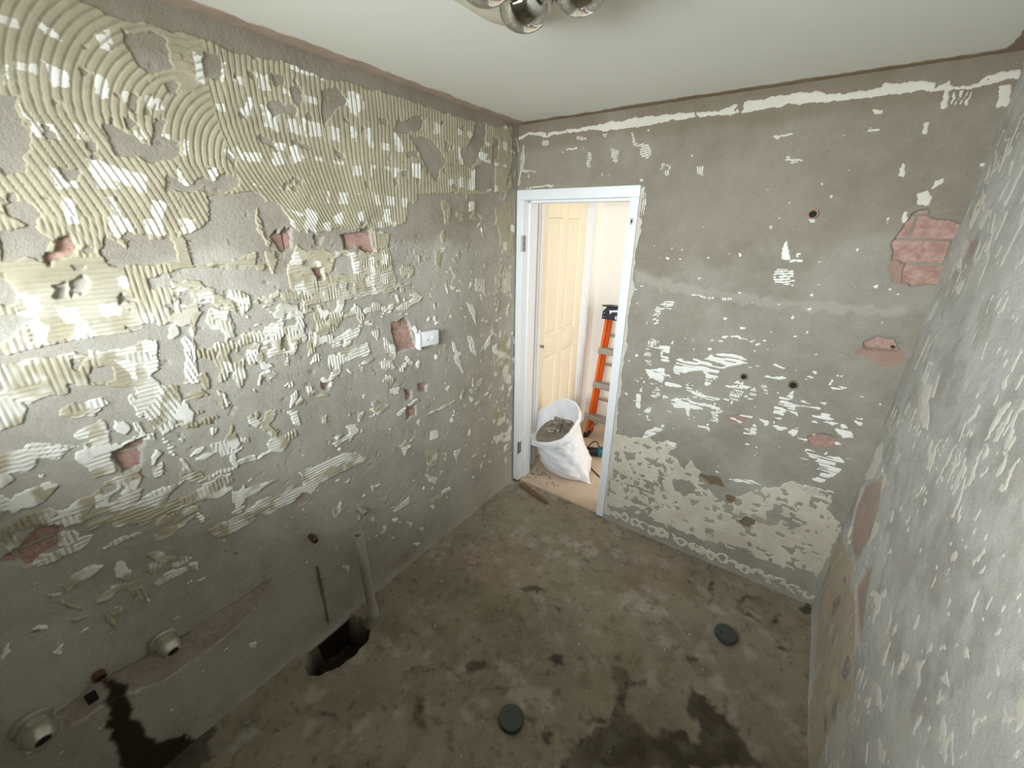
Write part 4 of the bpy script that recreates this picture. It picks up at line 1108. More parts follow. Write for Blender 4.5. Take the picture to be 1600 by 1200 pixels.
# ---------------------------------------------------------------- right wall
ra = Raster(REAR, RB + .012, -.03, RH + .012, .004, 37)
rs = np.random.RandomState(13)
FR = ((RW, 0, 0), (0, 1, 0), (0, 0, 1), (-1, 0, 0))
S2 = ra.S; T2 = ra.T
A = np.zeros((ra.ns, ra.nt), bool); PH = np.full(A.shape, .5); CR = ra.z()
for p in R_CREAM: w, m = ra.fill(A, p, True, 2.); CR[w][m] = 1
for p in R_CHOLE: ra.fill(A, p, False, 1.)
for tg, p in R_ADH: ra.fill(A, p, True, .7)
scatter(A, PH, 60, (1.2, 2.18, 1.5, 2.3), .03, .14, (.06, .16), .05, 0.)
skew = ra.S + .18 * ra.T
zone = ra.fbm(.30, 68, 3) + .10 * (ra.T > 1.45) + .14 * ((ra.S < 1.5) & (ra.T > 1.15) & (ra.T < 1.75))
A |= (ra.noise(.020, 69, .07) + ra.noise(.009, 70, .02) * .9 + zone * .6 > .58)
A |= (ra.noise(.03, 83, .03) + ra.noise(.012, 84, .016) * .6 + ra.fbm(.25, 85, 2) * .5 > .52) & (ra.T < 1.3)
scatter(A, PH, 90, (-.6, .5, .1, 2.3), .03, .12, (.15, .5), .4, 0.)
gn = ra.fbm(.06, 64, 4); A &= ~(gn > .40)
PK = ra.z()
for p in R_PINK: ra.fill(PK, p)
A &= ~(PK > 0)
h = ra.fbm(.4, 65, 4) * .006 + ra.fbm(.06, 66, 3) * .0018
dents(ra, h, rs, 260, (.3, 2.18, .05, 2.3), .012, .045, .001, .004)
st = 2
h = h - ra.blur(PK, 2) * .008 + np.exp(-np.maximum(ra.T, 0) / .03) * .014
keep = np.ones((len(range(0, ra.ns, st)) - 1, len(range(0, ra.nt, st)) - 1), bool)
WH = np.where(CR > .5, 0., .50) + ra.z()
PL = np.clip(sm(-.1, .5, ra.fbm(.16, 67, 5)) * .55, 0, 1)
BWR = ra.z()
for p in R_CHOLE: ra.fill(BWR, p, .55)
BWR = np.maximum(ra.blur(BWR, 1), .26 * sm(.06, .45, ra.fbm(.12, 95, 4)))
wall_right = strip_wall('wall_right', FR, ra, h, A, WH, np.ones_like(h), .0010, {'pale': PL, 'pink': ra.blur(PK, 2) * .55, 'brown': BWR, 'wet': ra.z()},
                        keep, (M['render_r'], M['adh_cream']), 240, st, 'specks of pale adhesive left on the wall',
                        'stripped pale render wall with streaks of adhesive close to the camera')

# ---------------------------------------------------------------- floor
ra = Raster(-.012, RW + .012, REAR, RB + .012, .0045, 41)
rs = np.random.RandomState(17)
WT = ra.z(); HL = ra.z(); OC = ra.z(); PL = ra.z()
for p in F_WET: ra.fill(WT, p, 1., 2.2)
for p in F_HOLE: ra.fill(HL, p, 1., 1.)
for p in F_OCHRE: ra.fill(OC, p, 1., 3.)
for p in F_PALE: ra.fill(PL, p, 1., 3.)
mott = ra.fbm(.10, 71, 5); mott2 = ra.fbm(.03, 72, 4)
WTs = ra.blur(WT, 3)
wet = np.clip(WTs * (.62 + mott * .5) + sm(.28, .6, mott) * .30 * sm(1.7, .6, ra.T) + sm(.26, .55, mott2) * .34, 0, .85)
brown = np.clip(sm(.10, .5, ra.fbm(.14, 73, 4)) * .35 + ra.blur(OC, 8) * .25, 0, 1)
pale = np.clip(ra.blur(PL, 6) * .30 + sm(.15, .55, ra.fbm(.08, 74, 5)) * .30, 0, 1) * (1 - np.clip(WTs, 0, 1))
h = ra.fbm(.5, 75, 3) * .006 + mott2 * .0016
dents(ra, h, rs, 420, None, .008, .06, .001, .0036)
HB = ra.blur(HL, 1)
h = h - HB * (.19 + ra.fbm(.05, 76, 3) * .05)
wet = np.maximum(wet, HB * 1.0)
# shallow step up to the hall slab under the door, and mortar coves along the walls
h = h + np.exp(-ra.S / .03) * .016 + np.exp(-(RW - ra.S) / .03) * .014
P = place(ra, ((0, 0, 0), (1, 0, 0), (0, 1, 0), (0, 0, 1)), h)
me = grid_mesh('floor', P, np.ones((ra.ns - 1, ra.nt - 1), bool), {'pale': pale, 'pink': np.clip(sm(.0, .5, ra.fbm(.4, 77, 3)) * .15, 0, 1), 'brown': brown, 'wet': wet})
floor = link('floor', me, M['floor']); tag(floor, 'rough brown concrete bathroom floor with damp stains and a hole by the pipe', 'floor', kind='structure')

# ---------------------------------------------------------------- ceiling and its bare edges
bm = bmesh.new(); box(bm, -.1, RW + .1, REAR - .2, RB + .05, RH, RH + .05)
ceiling = tag(fin('ceiling', bm, M['ceiling']), 'smooth off-white plasterboard ceiling', 'ceiling', kind='structure')
def edge_strip(name, along, n, mat, label, wd, seed):
    """ragged unpainted strip on the ceiling where the cornice was pulled off"""
    r = random.Random(seed); bm = bmesh.new(); a = []; b = []; e = .0
    for i in range(n + 1):
        k = i / n; e = e * .7 + r.uniform(-.006, .006); w = wd + e
        p, q = along(k, 0), along(k, w); a.append((p, q))
    lo = [[bm.verts.new((p[0], p[1], RH - .003 - r.uniform(0, .0015))), bm.verts.new((q[0], q[1], RH - .0025)), bm.verts.new((q[0], q[1], RH + .001))] for p, q in a]
    for u, v in zip(lo, lo[1:]):
        for i in range(2): bm.faces.new((u[i], u[i + 1], v[i + 1], v[i]))
    return tag(fin(name, bm, mat), label, 'trim', kind='structure')
y_ = lambda k: REAR + (RB - REAR) * k
edge_strip('trim_1', lambda k, w: (w, y_(k)), 160, M['tan'], 'ragged pinkish strip of bare plaster along the ceiling edge over the combed wall', .058, 1)
edge_strip('trim_2', lambda k, w: (RW * k, RB - w), 120, M['brownedge'], 'ragged brown strip of bare plaster along the ceiling edge over the doorway wall', .040, 2)
edge_strip('trim_3', lambda k, w: (RW - w, y_(k)), 120, M['brownedge'], 'brown strip of bare plaster along the ceiling edge over the right wall', .060, 3)

# ---------------------------------------------------------------- rear wall with its window (behind the camera)
bm = bmesh.new(); x0, x1, z0, z1 = WIN
for a in ((-.1, x0, 0, RH), (x1, RW + .1, 0, RH), (x0, x1, 0, z0), (x0, x1, z1, RH)): box(bm, a[0], a[1], REAR - .2, REAR, a[2], a[3])
tag(fin('wall_rear', bm, simple('rear_render', lin((150, 145, 134)), .9, 0, .1, 8)), 'plain grey render wall behind the camera around the window', 'wall', kind='structure')
win = tag(empty('window_1', ((x0 + x1) / 2, REAR - .08, z0)), 'white framed window in the wall behind the camera', 'window', kind='structure')
hw, hh = (x1 - x0) / 2, z1 - z0
for nm, a in (('frame_stile', (-hw, -hw + .04, 0, .05, 0, hh)), ('frame_stile', (hw - .04, hw, 0, .05, 0, hh)), ('frame_stile', (-.02, .02, 0, .05, .04, hh - .04)),
              ('frame_rail', (-hw + .04, hw - .04, 0, .05, 0, .04)), ('frame_rail', (-hw + .04, hw - .04, 0, .05, hh - .04, hh))):
    bx(nm, a, M['gloss'], win, .004)
# ---------------------------------------------------------------- door frame of the bathroom (door_1) and the hall beyond
YB = RB + .115                                   # hall face of the back wall
d1_ = tag(empty('door_1', (.38, RB, 0)), 'white painted door frame without a door, hinges still on, between bathroom and hall', 'door frame', kind='structure')
def child_box(name, a, mat, parent, bevel=.003):
    o = parent.location
    return bx(name, (a[0] - o.x, a[1] - o.x, a[2] - o.y, a[3] - o.y, a[4] - o.z, a[5] - o.z), mat, parent, bevel)
FZ = .022
jl = child_box('jamb', (.004, .052, RB - .018, YB + .012, FZ, 1.992), M['gloss'], d1_)
jr = child_box('jamb', (.700, .750, RB - .018, YB + .012, FZ - .01, 1.992), M['gloss'], d1_)
hd = child_box('head', (.004, .750, RB - .018, YB + .012, 1.992, 2.046), M['gloss'], d1_)
child_box('door_stop', (.052, .066, RB + .040, YB + .012, FZ, 1.978), M['gloss'], d1_, .002)
child_box('door_stop', (.686, .700, RB + .040, YB + .012, FZ - .01, 1.978), M['gloss'], d1_, .002)
child_box('door_stop', (.066, .686, RB + .040, YB + .012, 1.978, 1.992), M['gloss'], d1_, .002)
for z in (.26, 1.70):
    hp = child_box('hinge_leaf', (.049, .0545, RB - .0185, RB + .012, z, z + .095), M['steel'], d1_, .001)
    tag(hp, 'dull steel hinge leaf on the left jamb')
    lat('hinge_knuckle', [(.006, 0), (.006, .095)], M['steel'], hp, org=(.050 - .38, -.021, z), n=12)
    for dz in (.02, .048, .076): lat('screw', [(.004, 0), (.003, .0012)], M['dark'], hp, axis=(1, 0, 0), org=(.0545 - .38, .001, z + dz), n=8)
sp = child_box('strike_plate', (.7175, .7335, RB - .0195, RB - .017, 1.862, 1.892), M['steel'], d1_, .001)
lat('latch_hole', [(.006, 0), (.006, .001)], M['dark'], sp, axis=(0, -1, 0), org=(.7255 - .38, -.0196, 1.877), n=10)
# broken plaster left along the right jamb
bm = bmesh.new(); r = random.Random(3); L = []
for i in range(90):
    z = .03 + i * .0225; L.append((.748, .756 + abs(r.gauss(0, .006)) + .008 * (math.sin(i * .5) > .4), z))
vv = [[bm.verts.new((a - .38, -.006, z)), bm.verts.new((b - .38, -.004, z)), bm.verts.new((b - .38, .006, z))] for a, b, z in L]
for u, v in zip(vv, vv[1:]):
    for i in range(2): bm.faces.new((u[i], u[i + 1], v[i + 1], v[i]))
tag(fin('plaster_edge', bm, M['chip'], d1_), 'ragged plaster left along the right jamb')
for x, w in ((.028, .022), (.724, .02)):
    bm = bmesh.new(); box(bm, x - w, x + w, RB - .016, RB + .05, -.005, .024)
    for v in bm.verts:
        if v.co.z > .01: v.co.z += rnd.uniform(-.008, .0)
        v.co.x += rnd.uniform(-.004, .004)
    o = fin('timber_stub', bm, M['timber'], d1_); o.location = (-.38, -RB, 0); tag(o, 'rotten brown timber end under the jamb')

# hall shell
HX, HY, HH = 2.9, 3.46, 2.42
bm = bmesh.new(); box(bm, -.12, HX, RB + .008, HY + .1, -.08, .016)
tag(fin('floor_hall', bm, M['hallfloor']), 'dusty sunlit concrete floor of the hall beyond the doorway', 'floor', kind='structure')
bm = bmesh.new(); box(bm, -.12, HX, YB, HY + .1, HH, HH + .05)
tag(fin('ceiling_hall', bm, M['hallwall']), 'white ceiling of the hall beyond the doorway', 'ceiling', kind='structure')
bm = bmesh.new(); box(bm, -.12, HX, HY, HY + .1, .016, HH)
tag(fin('wall_hall_far', bm, M['hallwall']), 'bright white hall wall behind the orange ladder', 'wall', kind='structure')
bm = bmesh.new()
for a in ((-.12, 0, YB, 2.49, .016, HH), (-.12, 0, 3.24, HY, .016, HH), (-.12, 0, 2.49, 3.24, 2.06, HH)): box(bm, *a)
tag(fin('wall_hall_left', bm, M['hallwall']), 'white hall wall around the cream panelled door', 'wall', kind='structure')
bm = bmesh.new(); box(bm, .752, HX, RB + .03, YB, .016, HH); box(bm, -.12, .752, RB + .03, YB, 2.048, HH); box(bm, -.12, .003, RB + .03, YB, .016, 2.048)
tag(fin('wall_hall_near', bm, M['hallwall']), 'hall face of the bathroom wall around the doorway', 'wall', kind='structure')
child = tag(empty('baseboard_far', (.3, HY, .016)), 'white skirting board along the hall wall behind the ladder', 'skirting', kind='structure')
bx('board', (-.28, HX - .3, -.014, 0, 0, .09), M['gloss'], child, .003)

# cream four-panel door in the hall's left wall
d2_ = tag(empty('door_2', (0, 2.865, .016)), 'closed cream four-panel door with white architrave in the hall', 'door', kind='structure')
def yz(name, y0, y1, z0, z1, x0, x1, mat, parent, bevel=.003):
    return bx(name, (x0, x1, y0 - 2.865, y1 - 2.865, z0 - .016, z1 - .016), mat, parent, bevel)
leaf = yz('door_leaf', 2.51, 3.22, .022, 2.036, -.062, -.034, M['cream'], d2_, .001)
ys = (2.51, 2.61, 2.815, 2.905, 3.115, 3.22); zs = (.022, .245, .885, 1.045, 1.905, 2.036)
for a, b in ((ys[0], ys[1]), (ys[2], ys[3]), (ys[4], ys[5])): yz('stile', a, b, .022, 2.036, -.034, -.022, M['cream'], d2_, .002)
for a, b in ((zs[0], zs[1]), (zs[2], zs[3]), (zs[4], zs[5])):
    for c, d in ((ys[1], ys[2]), (ys[3], ys[4])): yz('rail', c, d, a, b, -.034, -.022, M['cream'], d2_, .002)
for c, d in ((ys[1], ys[2]), (ys[3], ys[4])):
    for a, b in ((zs[1], zs[2]), (zs[3], zs[4])):
        bm = bmesh.new(); g = .018; k = .042
        ring = lambda i, x: [bm.verts.new((x, yy - 2.865, zz - .016)) for yy, zz in ((c + i, a + i), (d - i, a + i), (d - i, b - i), (c + i, b - i))]
        R = [ring(0, -.034), ring(.001, -.023), ring(g * .5, -.031), ring(g, -.033), ring(k, -.025)]
        for u, v in zip(R, R[1:]):
            for i in range(4): bm.faces.new((u[i], u[(i + 1) % 4], v[(i + 1) % 4], v[i]))
        bm.faces.new(R[-1]); fin('door_panel', bm, M['cream'], d2_)
for a, b, c, d in ((2.49, 2.51, .016, 2.06), (3.22, 3.24, .016, 2.06), (2.51, 3.22, 2.04, 2.06)): yz('door_lining', a, b, c, d, -.10, .004, M['gloss'], d2_, .001)
for a, b, c, d in ((2.425, 2.498, .016, 2.125), (3.232, 3.305, .016, 2.125), (2.425, 3.305, 2.052, 2.125)):
    ar = yz('architrave', a, b, c, d, 0, .016, M['gloss'], d2_, .004)
    if d - c > 1: yz('architrave_bead', a + .022, b - .022, c + .004, d - .074, .0155, .022, M['gloss'], d2_, .003)
kn = lat('door_knob', [(.014, 0), (.014, .004), (.006, .005), (.006, .018), (.013, .024), (.012, .033), (.0, .035)], M['steel'], d2_, axis=(1, 0, 0), org=(-.022, 2.555 - 2.865, .98), n=20, cap=False)

# ---------------------------------------------------------------- step ladder
lad = tag(empty('step_ladder', (.385, 3.13, .016), (math.radians(-7.), 0, math.radians(-4))), 'orange fibreglass step ladder with aluminium steps and navy cap in the hall', 'ladder')
LH = 1.20; wb, wt = .220, .205
def rail(name, sx, y0, y1, top, mat, inset=0, th=.022, dp=.055):
    """channel rail from foot to top, narrowing upwards"""
    bm = bmesh.new()
    prof = [(0, 0), (th, 0), (th, .006), (.006, .006), (.006, dp - .006), (th, dp - .006), (th, dp), (0, dp)]
    a = []; b = []
    for px, py in prof:
        a.append(bm.verts.new((sx * (wb - inset - px), y0 + py, .03))); b.append(bm.verts.new((sx * (wt - inset - px), y1 + py, top)))
    n = len(prof)
    for i in range(n): bm.faces.new((a[i], a[(i + 1) % n], b[(i + 1) % n], b[i]))
    bm.faces.new(a); bm.faces.new(b)
    return fin(name, bm, mat, lad)
for sx in (-1, 1):
    rl = rail('front_rail', sx, -.03, .0, LH - .06, M['orange'])
    for k in range(4): lat('rivet', [(.005, 0), (.003, .003)], M['alu'], rl, axis=(0, -1, 0), org=(sx * (wb - .012 - (wb - wt) * (.22 + k * .3) / LH), -.031 + .03 * (.22 + k * .3) / LH, .22 + k * .3), n=8)
    rail('rear_rail', sx, .04, .055, LH - .10, M['orange'], .012, .018, .035)
    ft = bx('foot', (sx * wb - .02 if sx > 0 else -wb - .012, sx * wb + .012 if sx > 0 else -wb + .02, -.036, .03, 0, .05), M['black'], lad, .004)
for k, z in enumerate((.235, .545, .855)):
    w = wb - (wb - wt) * z / LH - .005
    st_o = bx('step', (-w, w, -.045, .035, z - .006, z), M['alu'], lad, .001)
    bx('step_lip', (-w, w, -.047, -.043, z - .05, z), M['alu'], st_o, .001); bx('step_lip', (-w, w, .033, .036, z - .03, z), M['alu'], st_o, .001)
    for j in range(4): bx('tread_rib', (-w, w, -.036 + j * .018, -.028 + j * .018, z, z + .003), M['alu'], st_o, 0)
for z in (.36, .69, .95):
    w = wb - (wb - wt) * z / LH - .02
    bx('rear_brace', (-w, w, .058, .064, z, z + .028), M['alu'], lad, .001)
for sx in (-1, 1): tube('knee_brace', [(sx * (wb - .02), -.035, .07), (sx * (wb - .13), -.03, .21)], .007, M['steel'], lad, 8)
lat('caster_wheel', [(.0, -.008), (.02, -.008), (.022, 0), (.02, .008), (0, .008)], M['black'], lad, axis=(1, 0, 0), org=(-wb + .04, -.02, .055), n=16, cap=False)
bm = bmesh.new()
pts = [(-.215, LH - .095), (.215, LH - .095), (.215, LH - .03), (.18, LH + .012), (-.18, LH + .012), (-.215, LH - .03)]
f = [bm.verts.new((x, -.05, z)) for x, z in pts]; g = [bm.verts.new((x, .10, z)) for x, z in pts]
bm.faces.new(f); bm.faces.new(g[::-1])
for i in range(6): bm.faces.new((f[i], f[(i + 1) % 6], g[(i + 1) % 6], g[i]))
cap = tag(fin('top_cap', bm, M['navy'], lad, True, .004), 'navy plastic top cap')
bx('top_lip', (-.225, .225, -.058, .108, LH + .01, LH + .022), M['black'], lad, .004)
# worn sticker marks on the cap
for nm, pts, mt in (('sticker', [(-.155, .0), (-.145, -.035), (-.130, -.014), (-.075, -.008), (-.075, .010), (-.130, .0)], 'white'), ('sticker', [(-.080, -.014), (-.045, -.006), (-.045, .014), (-.075, .008)], 'red'),
                    ('sticker', [(-.095, -.068), (-.056, -.068), (-.056, -.042), (-.095, -.042)], 'white'), ('sticker', [(-.085, -.062), (-.066, -.062), (-.066, -.048), (-.085, -.048)], 'red')):
    bm = bmesh.new(); e = .0006 if mt == 'white' else .0011
    fr = [bm.verts.new((x + .0, -.0502 - e, LH - .015 + z)) for x, z in pts]; bk = [bm.verts.new((x, -.0500, LH - .015 + z)) for x, z in pts]
    bm.faces.new(fr)
    for i in range(len(pts)): bm.faces.new((fr[i], fr[(i + 1) % len(pts)], bk[(i + 1) % len(pts)], bk[i]))
    fin(nm, bm, M[mt], cap)
for z in (-.03, -.06): lat('rivet', [(.006, 0), (.004, .003)], M['alu'], cap, axis=(0, -1, 0), org=(-.198, -.05, LH - .015 + z), n=10)

# ---------------------------------------------------------------- rubble sack
SK = (.275, 2.53)
sack = tag(empty('rubble_sack', (SK[0], SK[1], .016)), 'white woven rubble sack with folded top standing in the doorway', 'sack')
def sack_pt(a, lvl):
    """lvl: (cx, cy, cz, rx, ry, tilt_front, tilt_left)"""
    cx, cy, cz, rx, ry, tf, tl = lvl
    c, s = math.cos(a), math.sin(a)
    e = .82; x = rx * math.copysign(abs(c) ** e, c); y = ry * math.copysign(abs(s) ** e, s)
    return Vector((cx + x, cy + y, cz + y / max(ry, 1e-4) * tf + x / max(rx, 1e-4) * tl))
lv = [(.010, .0, .000, .155, .085, 0, 0), (.008, .0, .010, .185, .115, 0, 0), (.0, .0, .06, .205, .140, 0, 0), (-.012, -.005, .13, .205, .150, .004, .0), (-.03, -.012, .20, .195, .150, .012, .0),
      (-.05, -.02, .265, .182, .142, .03, .01), (-.068, -.028, .315, .175, .135, .05, .02), (-.085, -.035, .36, .178, .135, .075, .035), (-.098, -.045, .40, .190, .150, .10, .045), (-.105, -.048, .425, .192, .152, .11, .05)]
lv_cuff = [(-.105, -.049, .428, .196, .156, .112, .05), (-.103, -.047, .410, .204, .164, .110, .05), (-.100, -.045, .372, .203, .163, .105, .048)]
lv_in = [(-.105, -.049, .424, .186, .147, .112, .05), (-.098, -.045, .39, .175, .138, .10, .045), (-.085, -.038, .34, .160, .120, .07, .03), (-.075, -.03, .30, .145, .105, .05, .02)]
def wrinkle(p, a, z, amp):
    r_ = (math.sin(a * 7 + z * 31) * .4 + math.sin(a * 13 - z * 47 + 1.3) * .3 + math.sin(a * 3 + z * 19 + 4.) * .5 + math.sin(a * 21 + z * 70) * .18 + math.sin(z * 95 + a * 4) * .22) * amp
    return r_
def loft(name, levels, amp, capb=False, n=72, mat=None):
    bm = bmesh.new(); R = []
    sub = []
    for u, v in zip(levels, levels[1:]):
        for k in range(4): sub.append(tuple(x + (y - x) * k / 4 for x, y in zip(u, v)))
    sub.append(levels[-1])
    for l in sub:
        ring = []
        for k in range(n):
            a = 2 * math.pi * k / n; p = sack_pt(a, l); d = Vector((math.cos(a), math.sin(a), 0))
            p += d * wrinkle(p, a, l[2], amp * min(1, l[2] / .05 + .2))
            tail = max(0, 1 - abs((a - 2 * math.pi * .955 + math.pi) % (2 * math.pi) - math.pi) / .34)      # pinched bottom corner of the sack
            p += d * tail ** 1.4 * .085 * max(0, 1 - l[2] / .17) ** 1.2
            if tail > 0 and l[2] < .17: p.z -= tail * min(p.z, .05) * .75
            earl = max(0, 1 - abs((a - math.pi * 1.07 + math.pi) % (2 * math.pi) - math.pi) / .5)             # ears of the open mouth
            earb = max(0, 1 - abs((a - math.pi * .50 + math.pi) % (2 * math.pi) - math.pi) / .6)
            k_ = max(0, (l[2] - .34) / .09)
            p += d * earl * .022 * k_; p.z += (earb * .032 - earl * .015) * k_
            ring.append(bm.verts.new(p))
        R.append(ring)
    for p, q in zip(R, R[1:]):
        for k in range(n): bm.faces.new((p[k], p[(k + 1) % n], q[(k + 1) % n], q[k]))
    if capb: bm.faces.new(R[0][::-1])
    return fin(name, bm, mat or M['sack'], sack, True)
loft('sack_body', lv, .010, True)
loft('folded_cuff', [lv[-1]] + lv_cuff, .006)
loft('sack_lining', [lv_cuff[0]] + lv_in, .008)
bm = bmesh.new(); n = 32; c0 = bm.verts.new((-.075, -.032, .345)); rg = [bm.verts.new(sack_pt(2 * math.pi * k / n, (-.080, -.035, .335, .158, .118, .065, .028))) for k in range(n)]
for k in range(n): bm.faces.new((c0, rg[k], rg[(k + 1) % n]))
tag(fin('rubble_bed', bm, M['shard'], sack), 'packed grey rubble filling the sack')
r = random.Random(21)
def shard_mesh(r, sx, sy, th):
    bm = bmesh.new(); k = r.randint(4, 6); a0 = r.uniform(0, 6.28); top = []
    for i in range(k):
        a = a0 + 2 * math.pi * i / k + r.uniform(-.3, .3); top.append((sx * math.cos(a) * r.uniform(.6, 1.1), sy * math.sin(a) * r.uniform(.6, 1.1)))
    t = [bm.verts.new((x, y, th / 2)) for x, y in top]; b = [bm.verts.new((x * .94, y * .94, -th / 2)) for x, y in top]
    bm.faces.new(t); bm.faces.new(b[::-1])
    for i in range(k): bm.faces.new((t[i], b[i], b[(i + 1) % k], t[(i + 1) % k]))
    bmesh.ops.recalc_face_normals(bm, faces=bm.faces[:])
    me = bpy.data.meshes.new('shard'); bm.to_mesh(me); bm.free(); return me
for i in range(34):
    a = r.uniform(0, 6.28); q = math.sqrt(r.random()) * .74; x, y = .13 * q * math.cos(a), .095 * q * math.sin(a)
    z = .362 + .05 * y / .11 + .02 * x / .15 + r.uniform(.004, .026) + .028 * (1 - q)
    o = link('rubble_shard', shard_mesh(r, r.uniform(.018, .040), r.uniform(.012, .024), r.uniform(.005, .009)), M['shard' if i % 3 else 'shard_pale'])
    o.location = (SK[0] - .074 + x, SK[1] - .031 + y, z + .016); o.rotation_euler = (r.uniform(-.7, .7), r.uniform(-.7, .7), r.uniform(0, 6.28))
    tag(o, 'grey broken shard of tile and mortar inside the white sack', 'rubble', 'shards in the rubble sack')

# loose chips on the floor
def chip(x, y, z, s, mat, label, group):
    o = link('debris_chip', shard_mesh(r, s, s * r.uniform(.35, .8), s * r.uniform(.25, .5)), M[mat])
    o.location = (x, y, z + s * .12); o.rotation_euler = (r.uniform(-.15, .15), r.uniform(-.15, .15), r.uniform(0, 6.28)); tag(o, label, 'debris', group)
for i in range(46):
    x = .085 + abs(r.gauss(0, .10)); y = 2.36 + r.gauss(0, .045) - x * .10
    chip(x, min(max(y, 2.235), 2.46), .016, r.uniform(.005, .016), 'chip' if r.random() < .35 else 'shard', 'small chip of mortar or tile on the hall floor beside the sack', 'chips by the sack')
for i in range(42):
    x, y = r.uniform(.12, 1.8), r.uniform(.25, 2.1)
    if math.hypot(x - .94, y - .83) < .1 or math.hypot(x - 1.58, y - 1.72) < .1 or (x < .25 and .4 < y < .85): continue
    chip(x, y, .001, r.uniform(.003, .0075), 'chip', 'tiny pale chip lying on the brown bathroom floor', 'chips on the bathroom floor')
for i in range(22):
    x, y = r.uniform(.08, .3), r.uniform(2.05, 2.19)
    chip(x, y, .004, r.uniform(.003, .008), 'shard', 'small grey crumb on the floor just inside the doorway', 'crumbs inside the doorway')
# splintered board lying at the threshold
bm = bmesh.new(); pts = [(0, 0), (.06, -.022), (.14, -.045), (.29, -.075), (.30, -.068), (.20, -.022), (.12, .0), (.04, .018)]
t = [bm.verts.new((x, y, .011 + .004 * math.sin(i * 2.))) for i, (x, y) in enumerate(pts)]; b = [bm.verts.new((x, y, 0)) for x, y in pts]
bm.faces.new(t); bm.faces.new(b[::-1])
for i in range(len(pts)): bm.faces.new((t[i], b[i], b[(i + 1) % len(pts)], t[(i + 1) % len(pts)]))
o = fin('timber_sliver', bm, M['timber']); o.location = (.075, 2.155, .008); tag(o, 'splintered brown sliver of board lying at the doorway threshold', 'board')

# ---------------------------------------------------------------- angle grinder and cord
gr = tag(empty('angle_grinder', (.40, 2.88, .016), (0, 0, math.radians(30))), 'teal and black angle grinder lying on the hall floor behind the sack', 'grinder')
lat('motor_housing', [(.026, 0), (.033, .006), (.034, .08), (.030, .10), (.0, .10)], M['teal'], gr, axis=(1, 0, 0), org=(-.005, 0, .036), n=28)
lat('handle', [(.0, 0), (.022, 0), (.027, .01), (.024, .05), (.027, .12), (.031, .135), (0, .136)], M['black'], gr, axis=(1, 0, 0), org=(-.14, 0, .034), n=24, cap=False)
bx('gear_case', (.095, .150, -.03, .03, .006, .062), M['steel'], gr, .010)
lat('blade_guard', [(.0, 0), (.06, 0), (.062, .004), (.062, .018), (.058, .018), (.058, .004), (.0, .003)], M['black'], gr, axis=(0, 0, -1), org=(.13, 0, .022), n=32, cap=False)
bx('switch', (-.075, -.025, -.010, .010, .058, .066), M['black'], gr, .003)
for k in range(4): bx('vent', (.01 + k * .009, .014 + k * .009, -.012, .012, .0685, .0705), M['black'], gr, .0005)
bx('rating_label', (.045, .085, -.036, -.033, .03, .046), M['white'], gr, .001)
gr.scale = (1.25, 1.25, 1.25)
cord = tube('power_cord', [(.250, 2.795, .050), (.262, 2.775, .035), (.36, 2.74, .022), (.45, 2.66, .021), (.54, 2.60, .021), (.62, 2.57, .021), (.70, 2.60, .021), (.80, 2.70, .021)], .005, M['black'], gr)
cord.matrix_parent_inverse = gr.matrix_basis.inverted(); tag(cord, 'black power cord trailing over the hall floor')
lp = [(.27 + .13 * (k / 12.), 2.93 + .05 * math.sin(k / 12. * 3.1), .022 + .07 * math.sin(k / 12. * 3.14)) for k in range(13)]
tag(tube('coiled_cord', lp, .005, M['black']), 'black loop of cord arching over the grinder', 'cord')

# ---------------------------------------------------------------- ceiling heat lamp
hl = tag(empty('heat_lamp', (.93, .893, RH)), 'cream bathroom heat lamp unit with silver bulbs on the ceiling', 'ceiling light')
def rsq(bm, half, rad, z, n=8):
    v = []
    for cx, cy, a0 in ((1, 1, 0), (-1, 1, 90), (-1, -1, 180), (1, -1, 270)):
        for k in range(n + 1):
            a = math.radians(a0 + 90 * k / n); v.append(bm.verts.new((cx * (half - rad) + rad * math.cos(a), cy * (half - rad) + rad * math.sin(a), z)))
    return v
bm = bmesh.new(); R = [rsq(bm, .285, .10, 0), rsq(bm, .285, .10, -.008), rsq(bm, .265, .10, -.024), rsq(bm, .225, .09, -.038), rsq(bm, .185, .08, -.047)]
for p, q in zip(R, R[1:]):
    for k in range(len(p)): bm.faces.new((p[k], p[(k + 1) % len(p)], q[(k + 1) % len(p)], q[k]))
bm.faces.new(R[-1]); fin('housing', bm, M['plastic'], hl, True)
for sx in (-1, 1):
    for sy in (-1, 1):
        x, y = sx * .071, sy * .071
        lat('lamp_ring', [(.0695, -.044), (.0705, -.054), (.067, -.058), (.0645, -.054), (.060, -.044)], M['plastic'], hl, org=(x, y, 0), n=40, cap=False)
        pr = [(.030, -.030), (.058, -.046), (.0625, -.062), (.0600, -.080), (.052, -.096), (.040, -.107), (.026, -.114), (.012, -.117), (.0005, -.118)]
        lat('heat_bulb', pr, M['chrome'], hl, org=(x, y, 0), n=48, cap=False)
lat('centre_lens', [(.026, -.046), (.027, -.056), (.022, -.062), (.012, -.065), (.0005, -.066)], M['plastic'], hl, n=32, cap=False)

